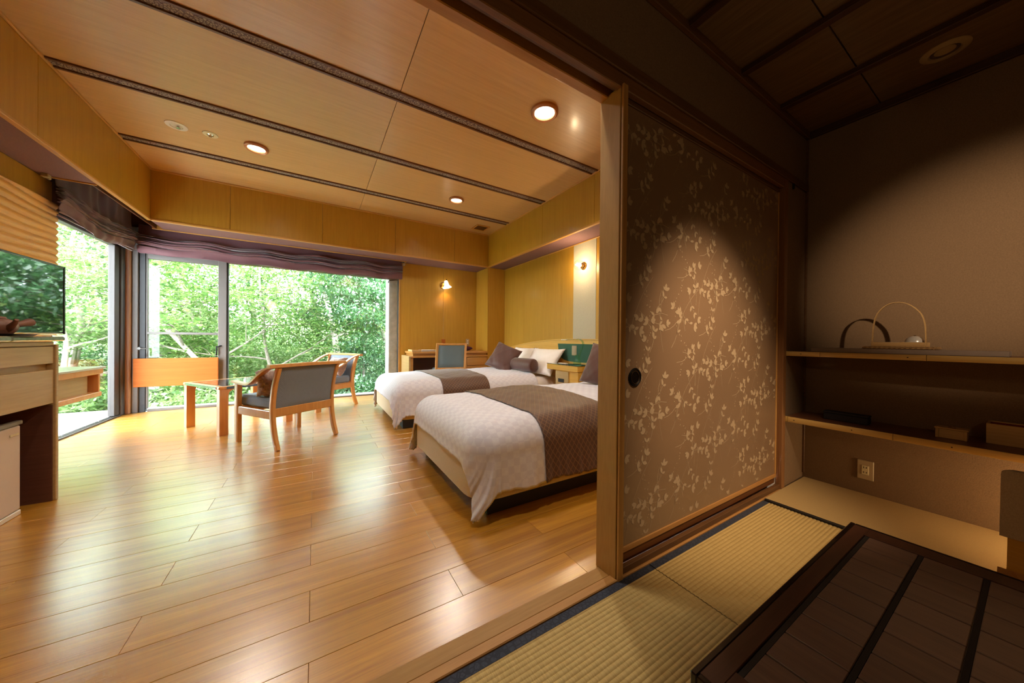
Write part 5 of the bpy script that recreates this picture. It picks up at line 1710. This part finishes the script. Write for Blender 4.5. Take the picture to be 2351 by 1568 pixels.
# ------------------------------------------------------------------ lacquer table and legless chair
def lacquer_table():
    x0, x1, y1, y0, zt = 0.608, 1.594, 0.340, -0.90, 0.33
    t = thing('lacquer_table', 'low black lacquer table with an inlaid brown wooden tile top', 'table', (x0, y0, 0))
    L, Wd = x1 - x0, y1 - y0
    # black edge and under-body
    obj('edge_frame', G().box(0, L, Wd - 0.012, Wd, zt - 0.055, zt, 0.002).box(0, L, 0, 0.012, zt - 0.055, zt, 0.002).box(0, 0.012, 0.012, Wd - 0.012, zt - 0.055, zt, 0.002).box(L - 0.012, L, 0.012, Wd - 0.012, zt - 0.055, zt, 0.002), 'lacquer', t)
    obj('under_board', G().box(0.012, L - 0.012, 0.012, Wd - 0.012, zt - 0.055, zt - 0.006), 'lacquer', t)
    fr = 0.046
    for (a, b, c, d) in ((0.012, L - 0.012, Wd - fr, Wd - 0.012), (0.012, L - 0.012, 0.012, fr), (0.012, 0.072, fr, Wd - fr), (L - 0.072, L - 0.012, fr, Wd - fr)):
        obj('border_board', G().box(a, b, c, d, zt - 0.006, zt, 0.001), 'table_frame', t)
    for (a, b, c, d) in ((0.04, 0.12, Wd - 0.12, Wd - 0.04), (L - 0.12, L - 0.04, Wd - 0.12, Wd - 0.04), (0.04, 0.12, 0.04, 0.12), (L - 0.12, L - 0.04, 0.04, 0.12)):
        obj('leg', G().box(a, b, c, d, 0, zt - 0.055, 0.006), 'lacquer', t)
    obj('apron', G().box(0.02, L - 0.02, Wd - 0.035, Wd - 0.02, zt - 0.16, zt - 0.055, 0.003), 'lacquer', t)
    obj('apron', G().box(0.02, L - 0.02, 0.02, 0.035, zt - 0.16, zt - 0.055, 0.003), 'lacquer', t)
    # rows of small boards between dark strips
    colp = 0.109
    ytop = 0.294 - y0
    k = 0
    n = 9
    tile = G().box(0, (L - 0.144) / n - 0.0042, 0, colp - 0.011, 0, 0.005, 0.0012).mesh('tile')
    strip = G().box(0.072, L - 0.072, -0.0045, 0.0045, zt - 0.006, zt - 0.0025).mesh('dark_strip')
    while ytop - (k + 1) * colp > fr:
        yt = ytop - k * colp
        obj('dark_strip', strip, 'slot', t, (0, yt - 0.007, 0))
        for i in range(n):
            obj('tile', tile, 'table_tile', t, (0.072 + i * (L - 0.144) / n + 0.001, yt - 0.0125 - (colp - 0.011), zt - 0.006))
        k += 1
    return t


lacquer_table()


def zaisu():
    t = thing('legless_chair', 'legless wooden floor chair with a grey linen cover over its back', 'floor chair', (2.36, -0.15, 0.0115))
    w = 0.225
    obj('seat_board', G().sweep(spline([(-0.42, 0, 0.012), (-0.2, 0, 0.010), (-0.05, 0, 0.012), (0.01, 0, 0.035)], 5), 2 * w + 0.02, 0.012, (0, 0, 1), rnd=0.06), 'cypress', t, smooth=0.6)
    bp = spline([(0.0, 0, 0.028), (0.035, 0, 0.06), (0.06, 0, 0.18), (0.075, 0, 0.30), (0.085, 0, 0.41)], 5)
    obj('backrest', G().sweep(bp, 2 * w - 0.02, 0.012, (1, 0, 0), rnd=0.06), 'night_wood', t, smooth=0.6)
    cp = spline([(0.052, 0, 0.155), (0.060, 0, 0.20), (0.074, 0, 0.30), (0.085, 0, 0.40), (0.088, 0, 0.425)], 5)
    obj('linen_cover', G().sweep(cp, 2 * w + 0.016, 0.030, (1, 0, 0), [(1.0, 1)] * (len(cp) - 5) + [(0.995, 1), (0.98, 1), (0.96, 0.95), (0.93, 0.85), (0.88, 0.5)], rnd=0.25), 'linen', t, smooth=0.9)


zaisu()


# ------------------------------------------------------------------ spotlights of the tatami room (behind the camera)
def spot_fixture(loc, aim, power, cone, blend, label, col=(1.0, 0.74, 0.48)):
    t = thing('ceiling_spotlight', label, 'spotlight', loc, 0, 'spotlights on the rear ceiling')
    d = (Vector(aim) - Vector(loc)).normalized()
    q = d.to_track_quat('-Z', 'Y')
    obj('mount', G().tube([(0, 0, 0.10), (0, 0, 0.0)], 0.012, 10).lathe([(0.001, DZ - loc[2] - 0.012), (0.04, DZ - loc[2] - 0.012), (0.04, DZ - loc[2]), (0.001, DZ - loc[2])], 20), 'black_metal', t, smooth=0.6)
    h = obj('lamp_housing', G().lathe([(0.030, 0.07), (0.042, 0.06), (0.046, -0.03), (0.043, -0.03), (0.038, 0.03), (0.001, 0.035), (0.001, 0.06)], 24), 'black_metal', t, smooth=0.6)
    h.rotation_mode = 'QUATERNION'
    h.rotation_quaternion = q
    ld = bpy.data.lights.new('spotlight_lamp', 'SPOT')
    ld.energy = power
    ld.color = col
    ld.spot_size = math.radians(cone)
    ld.spot_blend = blend
    ld.shadow_soft_size = 0.035
    lo = bpy.data.objects.new('spotlight_lamp', ld)
    COL.objects.link(lo)
    lo.parent = t
    lo.rotation_mode = 'QUATERNION'
    lo.rotation_quaternion = q
    lo.location = d * 0.05


spot_fixture((-0.2, -1.95, 2.25), (2.94, 0.10, 1.37), 380, 20.5, 1.0, 'black spotlight on the rear ceiling aimed at the shelves')
spot_fixture((1.30, -0.30, 2.24), (1.82, 0.89, 0.60), 150, 50, 1.0, 'black spotlight over the lacquer table aimed at the fusuma door')


def fill_pendant():  # added fill lamp out of view, lifts the tatami room and bed side
    t = thing('fill_pendant', 'added round white paper pendant giving fill light, unseen behind the camera', 'added fill lamp', (-1.2, -1.25, 2.0))
    obj('cord', G().tube([(0, 0, 0.15), (0, 0, DZ - 2.0)], 0.004, 6), 'black_metal', t)
    pr_ = [(0.17 * math.sin(PI * k / 14) * (1 + 0.02 * (k % 2)), -0.17 * math.cos(PI * k / 14)) for k in range(1, 14)]
    obj('paper_globe', G().lathe(pr_, 28), 'lantern_paper', t, smooth=1.0)
    ld = bpy.data.lights.new('pendant_fill', 'POINT')
    ld.energy = 9
    ld.color = (1.0, 0.78, 0.5)
    ld.shadow_soft_size = 0.12
    lo = bpy.data.objects.new('pendant_fill', ld)
    COL.objects.link(lo)
    lo.parent = t


def floor_lantern():
    t = thing('floor_lantern', 'glowing paper floor lantern in a wooden frame under the lower shelf', 'lantern', (2.74, -0.36, 0.0115))
    a, h = 0.10, 0.36
    for sx in (-1, 1):
        for sy in (-1, 1):
            obj('frame_post', G().box(sx * a - 0.006, sx * a + 0.006, sy * a - 0.006, sy * a + 0.006, 0, h, 0.001), 'cypress', t)
    for z in (0.03, h - 0.012):
        for k in (-1, 1):
            obj('frame_rail', G().box(-a + 0.007, a - 0.007, k * a - 0.005, k * a + 0.005, z, z + 0.01), 'cypress_x', t)
            obj('frame_rail', G().box(k * a - 0.005, k * a + 0.005, -a + 0.007, a - 0.007, z, z + 0.01), 'cypress_x', t)
    obj('paper_shade', G().lathe([(a * 0.9, 0.05), (a * 0.93, 0.20), (a * 0.9, h - 0.03)], 24), 'lantern_paper', t, smooth=1.0)
    ld = bpy.data.lights.new('lantern_lamp', 'POINT')
    ld.energy = LANTERN_W
    ld.color = (1.0, 0.74, 0.42)
    ld.shadow_soft_size = 0.09
    lo = bpy.data.objects.new('lantern_lamp', ld)
    COL.objects.link(lo)
    lo.parent = t
    lo.location = (0, 0, 0.2)


LANTERN_W = 9.0
_m, _nt, _b = new_mat('lantern_paper')
_nt.nodes.remove(_b)
_tb, _em, _ad = N(_nt, 'ShaderNodeBsdfTransparent'), N(_nt, 'ShaderNodeEmission'), N(_nt, 'ShaderNodeAddShader')
_tb.inputs[0].default_value = (0.8, 0.76, 0.66, 1)
_em.inputs[0].default_value = (1.0, 0.78, 0.5, 1)
_em.inputs[1].default_value = 2.0
_nt.links.new(_tb.outputs[0], _ad.inputs[0])
_nt.links.new(_em.outputs[0], _ad.inputs[1])
_nt.links.new(_ad.outputs[0], _nt.nodes['Material Output'].inputs[0])
M['lantern_paper'] = _m
floor_lantern()
fill_pendant()


# ------------------------------------------------------------------ garden
struct('terrace', G().box(-5.2, 1.6, 5.99, 6.55, -0.16, -0.05, 0.01).box(-3.4, -2.12, 3.0, 5.985, -0.16, -0.05, 0.01), 'terrace', 'pale concrete terrace outside the windows')


def ground():
    def fn(u, v):
        x = -32 + 60 * u
        y = 3.0 + 42 * v
        d = max(0, y - 9)
        z = -0.9 - 0.3 * math.sin(x * 0.5) * 0.4 + 0.13 * d + 0.15 * math.sin(x * 1.3 + y)
        dl = max(0, -4 - x)
        z += 0.05 * dl
        return (x, y, z)
    o = struct('ground', G().grid(fn, 60, 50), 'ground', 'mossy garden slope rising behind the trees', smooth=1.0)
    return fn


gfn = ground()


def ground_z(x, y):
    return gfn((x + 32) / 60, (y - 3) / 42)[2]


col_ = thing('concrete_column', 'weathered grey concrete column outside the wide pane', 'column', (1.11, 6.0, -0.05))
obj('shaft', G().box(0, 0.30, 0, 0.30, 0, 2.95, 0.008), 'concrete', col_)
obj('wire', G().tube(spline([(-0.012, -0.006, 1.98), (0.0, -0.012, 2.02), (0.05, -0.014, 2.03), (0.14, -0.012, 2.05)], 5), 0.006, 6), 'slot', col_, smooth=1.0)


def leaf_cloud(P, size, seed, star=False, tilt=0.5, droop=0.0):
    """P: (n,3) leaf points; returns a mesh of leaf blades with a per-face tone"""
    rnd = np.random.default_rng(seed)
    n = len(P)
    az = rnd.uniform(0, 2 * PI, n)
    tl = rnd.normal(0, tilt, n)
    rl = rnd.normal(0, tilt, n)
    sz = size * rnd.uniform(0.65, 1.3, n)
    d = np.stack([np.cos(az) * np.cos(tl), np.sin(az) * np.cos(tl), np.sin(tl) - droop], 1)
    d /= np.linalg.norm(d, axis=1, keepdims=True)
    s = np.stack([-np.sin(az), np.cos(az), rl], 1)
    s /= np.linalg.norm(s, axis=1, keepdims=True)
    if star:   # maple: three pointed lobes
        prof = [(0, 0), (0.30, 0.42), (0.38, 0.16), (1.0, 0.0), (0.38, -0.16), (0.30, -0.42)]
        tris = [(0, 1, 2), (0, 2, 4), (2, 3, 4), (0, 4, 5)]
    else:
        prof = [(0, 0), (0.45, 0.26), (1.0, 0.0), (0.45, -0.26)]
        tris = [(0, 1, 2), (0, 2, 3)]
    k = len(prof)
    V = np.zeros((n, k, 3))
    for j, (a, b) in enumerate(prof):
        V[:, j] = P + d * (a * sz)[:, None] + s * (b * sz)[:, None]
        V[:, j, 2] -= 0.25 * abs(b) * sz
    F = (np.arange(n)[:, None, None] * k + np.array(tris)[None]).reshape(-1, 3)
    me = bpy.data.meshes.new('foliage')
    me.vertices.add(n * k)
    me.vertices.foreach_set('co', V.reshape(-1).astype(np.float32))
    me.loops.add(F.size)
    me.loops.foreach_set('vertex_index', F.reshape(-1).astype(np.int32))
    me.polygons.add(len(F))
    me.polygons.foreach_set('loop_start', (np.arange(len(F)) * 3).astype(np.int32))
    at = me.attributes.new('tone', 'FLOAT', 'FACE')
    tone = np.clip(rnd.normal(0.5, 0.2, n), 0, 1)
    at.data.foreach_set('value', np.repeat(tone, len(tris)).astype(np.float32))
    me.update()
    me.validate()
    return me


def branch_path(p, d, length, n, rnd, wob, up):
    pts = [Vector(p)]
    d = Vector(d).normalized()
    for k in range(n):
        d = (d + Vector((rnd.uniform(-wob, wob), rnd.uniform(-wob, wob), rnd.uniform(-wob, wob) + up))).normalized()
        pts.append(pts[-1] + d * (length / n))
    return pts, d


def tree(name, label, trunk, r0, spread, nleaf, lsize, leafmat, seed, bark='bark', star=False, layers=0.10, levels=(7, 4), blen=1.5, tilt=0.45, group=None, crown_from=0.35, blob=0.28, droop=0.0):
    """trunk: list of points. Branches leave the upper part; leaves sit in flat sprays along the twigs"""
    rnd = random.Random(seed)
    base = Vector(trunk[0])
    t = thing(name, label, 'tree', tuple(base), 0, group)
    tp = spline([Vector(p) - base for p in trunk], 6)
    nT = len(tp)
    obj('trunk', G().tube(tp, [r0 * (1 - 0.78 * k / (nT - 1)) for k in range(nT)], 9), bark, t, smooth=1.0)
    seeds = []
    for i in range(levels[0]):
        f = crown_from + (1 - crown_from) * (i + rnd.random()) / levels[0]
        k = min(nT - 1, int(f * (nT - 1)))
        a = i * 2.399 + rnd.uniform(-0.5, 0.5)
        dr = Vector((math.cos(a), math.sin(a), rnd.uniform(0.15, 0.6)))
        rb = r0 * (1 - 0.78 * f) * 0.62
        L = blen * rnd.uniform(0.7, 1.2) * (1.15 - 0.4 * f)
        pts, d = branch_path(tp[k], dr, L, 7, rnd, 0.16, 0.02)
        obj('branch', G().tube(pts, [rb * (1 - 0.8 * q / 7) for q in range(8)], 6), bark, t, smooth=1.0)
        seeds += pts[3:]
        g = G()
        for j in range(levels[1]):
            q = 2 + (j * 5) // max(1, levels[1])
            a2 = rnd.uniform(0, 2 * PI)
            d2 = (d + Vector((math.cos(a2), math.sin(a2), rnd.uniform(-0.1, 0.4))) * 0.9)
            p2, _ = branch_path(pts[q], d2, L * 0.5, 5, rnd, 0.2, 0.0)
            g.tube(p2, [rb * 0.4 * (1 - 0.8 * w / 5) for w in range(6)], 5)
            seeds += p2[1:]
        if levels[1]:
            obj('twigs', g, bark, t, smooth=1.0)
    rn = np.random.default_rng(seed)
    Sx = np.array([tuple(s) for s in seeds])
    pick = Sx[rn.integers(0, len(Sx), nleaf)]
    off = rn.normal(0, 1, (nleaf, 3)) * np.array([blob, blob, layers]) * spread
    P = pick + off
    fo = obj('foliage', leaf_cloud(P, lsize, seed + 1, star, tilt, droop), leafmat, t)
    fo['kind'] = 'stuff'
    return t


def gp(x, y):
    return (x, y, ground_z(x, y) - 0.1)


# the slender maple straight behind the wide pane
tree('maple_tree', 'slender forked maple right outside the wide pane', [gp(-0.75, 9.3), (-0.80, 9.1, 0.0), (-0.93, 9.0, 0.70), (-1.0, 9.05, 1.5), (-1.06, 9.1, 2.5), (-0.95, 9.2, 3.6)], 0.045, 1.0, 8000, 0.085, 'maple', 101, star=True, levels=(9, 5), blen=1.7, crown_from=0.22, blob=0.26, layers=0.07)
# pale trunk in the middle right
tree('leaning_tree', 'taller tree with a pale curving trunk behind the desk side of the pane', [gp(0.75, 11.2), (0.59, 11, 0.38), (0.45, 11, 1.3), (0.20, 11, 2.37), (-0.3, 11, 3.13), (-1.0, 11, 3.9)], 0.11, 1.1, 5500, 0.11, 'maple', 102, bark='bark_pale', star=True, levels=(8, 5), blen=1.9, crown_from=0.35)
tree('evergreen_tree', 'darker evergreen with two leaning limbs beside the concrete column', [gp(1.9, 9.3), (1.72, 9.1, 0.2), (1.6, 9.0, 0.85), (1.28, 9.0, 1.6), (0.95, 9.0, 2.0), (0.5, 9.0, 2.7)], 0.075, 0.9, 9000, 0.095, 'evergreen', 103, levels=(9, 5), blen=1.25, crown_from=0.3, tilt=0.7, droop=0.5)
tree('evergreen_tree', 'dense low evergreen shrub at the foot of the concrete column', [gp(0.95, 8.4), (0.98, 8.4, -0.3), (1.0, 8.4, 0.3), (1.0, 8.4, 0.75)], 0.05, 0.9, 7000, 0.07, 'evergreen', 104, levels=(8, 4), blen=0.65, crown_from=0.1, tilt=0.8, droop=0.4)
# behind the casement
tree('maple_tree', 'maple with a long slanting limb behind the casement', [gp(-1.4, 8.6), (-1.75, 8.7, 0.1), (-2.3, 8.8, 0.9), (-2.9, 8.9, 1.7), (-3.2, 9.0, 2.6), (-3.3, 9.1, 3.4)], 0.055, 1.0, 8000, 0.085, 'maple', 105, star=True, levels=(9, 5), blen=1.6, crown_from=0.2, blob=0.26, layers=0.07)
tree('maple_tree', 'broad maple seen through the left window', [gp(-4.3, 10.2), (-4.2, 10.2, 0.2), (-4.1, 10.3, 1.2), (-4.3, 10.4, 2.4), (-4.2, 10.5, 3.8)], 0.09, 1.2, 7000, 0.10, 'pale_leaf', 106, star=True, levels=(10, 5), blen=2.0, crown_from=0.15, layers=0.08)
tree('birch_tree', 'white slender trunk seen low through the left window', [gp(-3.75, 8.9), (-3.74, 8.9, 0.3), (-3.72, 8.9, 0.9), (-3.9, 8.95, 1.5), (-4.0, 9.0, 2.2)], 0.05, 1.0, 5000, 0.085, 'pale_leaf', 107, bark='bark_pale', star=True, levels=(7, 4), blen=1.2, crown_from=0.4)
# woods behind
WOODS = [(-9.0, 13.5, 6.5, 0), (-6.4, 12.6, 6.0, 1), (-7.5, 16.5, 7.5, 0), (-4.8, 14.5, 6.5, 2), (-3.0, 12.4, 5.2, 0), (-2.0, 15.0, 7.0, 1), (0.0, 13.6, 6.0, 2), (1.4, 12.2, 5.0, 1),
         (2.8, 13.5, 6.2, 0), (2.6, 10.6, 5.0, 1), (4.6, 12.2, 6.0, 2), (6.4, 14.5, 7.0, 1), (-11.5, 16.5, 7.5, 2), (-5.6, 18.5, 8.5, 1), (0.6, 17.5, 8.0, 0), (-12.0, 11.5, 6.5, 1), (-9.2, 9.2, 5.5, 0), (3.9, 9.2, 4.6, 0)]
KINDS = ['yellow-green maple', 'mid-green evergreen', 'pale green broadleaf']
WHERE = ['far left', 'left of the slope', 'upper left', 'behind the casement', 'behind the slanting limb', 'at the top of the slope behind the casement', 'behind the forked maple', 'behind the pale trunk',
         'behind the column', 'just right of the column', 'beyond the desk wall', 'at the far right', 'on the far left ridge', 'highest on the ridge', 'on the ridge behind the forked maple', 'at the left edge of the garden', 'left of the terrace', 'near the desk wall outside']
for i, (x, y, h, kd) in enumerate(WOODS):
    z = ground_z(x, y)
    tr = [(x, y, z - 0.1), (x + 0.1, y, z + h * 0.25), (x - 0.15, y, z + h * 0.55), (x + 0.1, y, z + h * 0.95)]
    tree('garden_tree', '%s tree %s, among the woods outside' % (KINDS[kd], WHERE[i]), tr, 0.11, 1.7, 5600, 0.15, ('maple', 'evergreen', 'pale_leaf')[kd], 200 + i * 3, levels=(11, 4), blen=h * 0.42, crown_from=0.08, group='trees of the woods outside', layers=0.10, blob=0.30, tilt=0.5)
SHRUBS = [(-0.2, 7.9, 0.8, 0), (-1.6, 7.6, 0.7, 2), (-2.7, 8.2, 0.9, 0), (0.6, 7.5, 0.7, 1), (-3.6, 7.6, 0.8, 2), (-0.9, 10.4, 1.3, 2), (-2.4, 10.4, 1.4, 0), (0.3, 9.8, 1.2, 0), (-5.2, 9.0, 1.2, 0), (-6.2, 11.2, 1.6, 2), (-4.9, 11.8, 1.7, 1), (2.2, 8.2, 1.1, 1), (-0.4, 12.0, 1.8, 0), (-1.8, 12.6, 1.8, 2), (0.9, 13.0, 2.0, 0), (-3.4, 13.2, 1.9, 2)]
for i, (x, y, h, kd) in enumerate(SHRUBS):
    z = ground_z(x, y)
    tr = [(x, y, z - 0.05), (x, y, z + h * 0.4), (x + 0.05, y, z + h)]
    t_ = tree('garden_shrub', '%s shrub, %s' % (['yellow-green', 'dark green', 'pale green'][kd],
              ['low in front of the forked maple', 'low below the casement', 'low left below the casement', 'low near the concrete column', 'low by the terrace corner', 'on the slope left of the forked maple', 'on the slope behind the casement', 'on the slope right of the forked maple', 'beyond the terrace on the left', 'further up on the left', 'on the slope behind the birch', 'right of the concrete column', 'halfway up the slope behind the forked maple', 'halfway up the slope by the window mullion', 'halfway up the slope behind the pale trunk', 'halfway up the slope behind the casement'][i]),
              tr, 0.03, 1.0, 4500, 0.085, ('maple', 'evergreen', 'pale_leaf')[kd], 400 + i * 3, levels=(8, 3), blen=h * 0.8, crown_from=0.05, group='shrubs on the garden slope', layers=0.12, blob=0.22, tilt=0.6)
    t_['category'] = 'shrub'
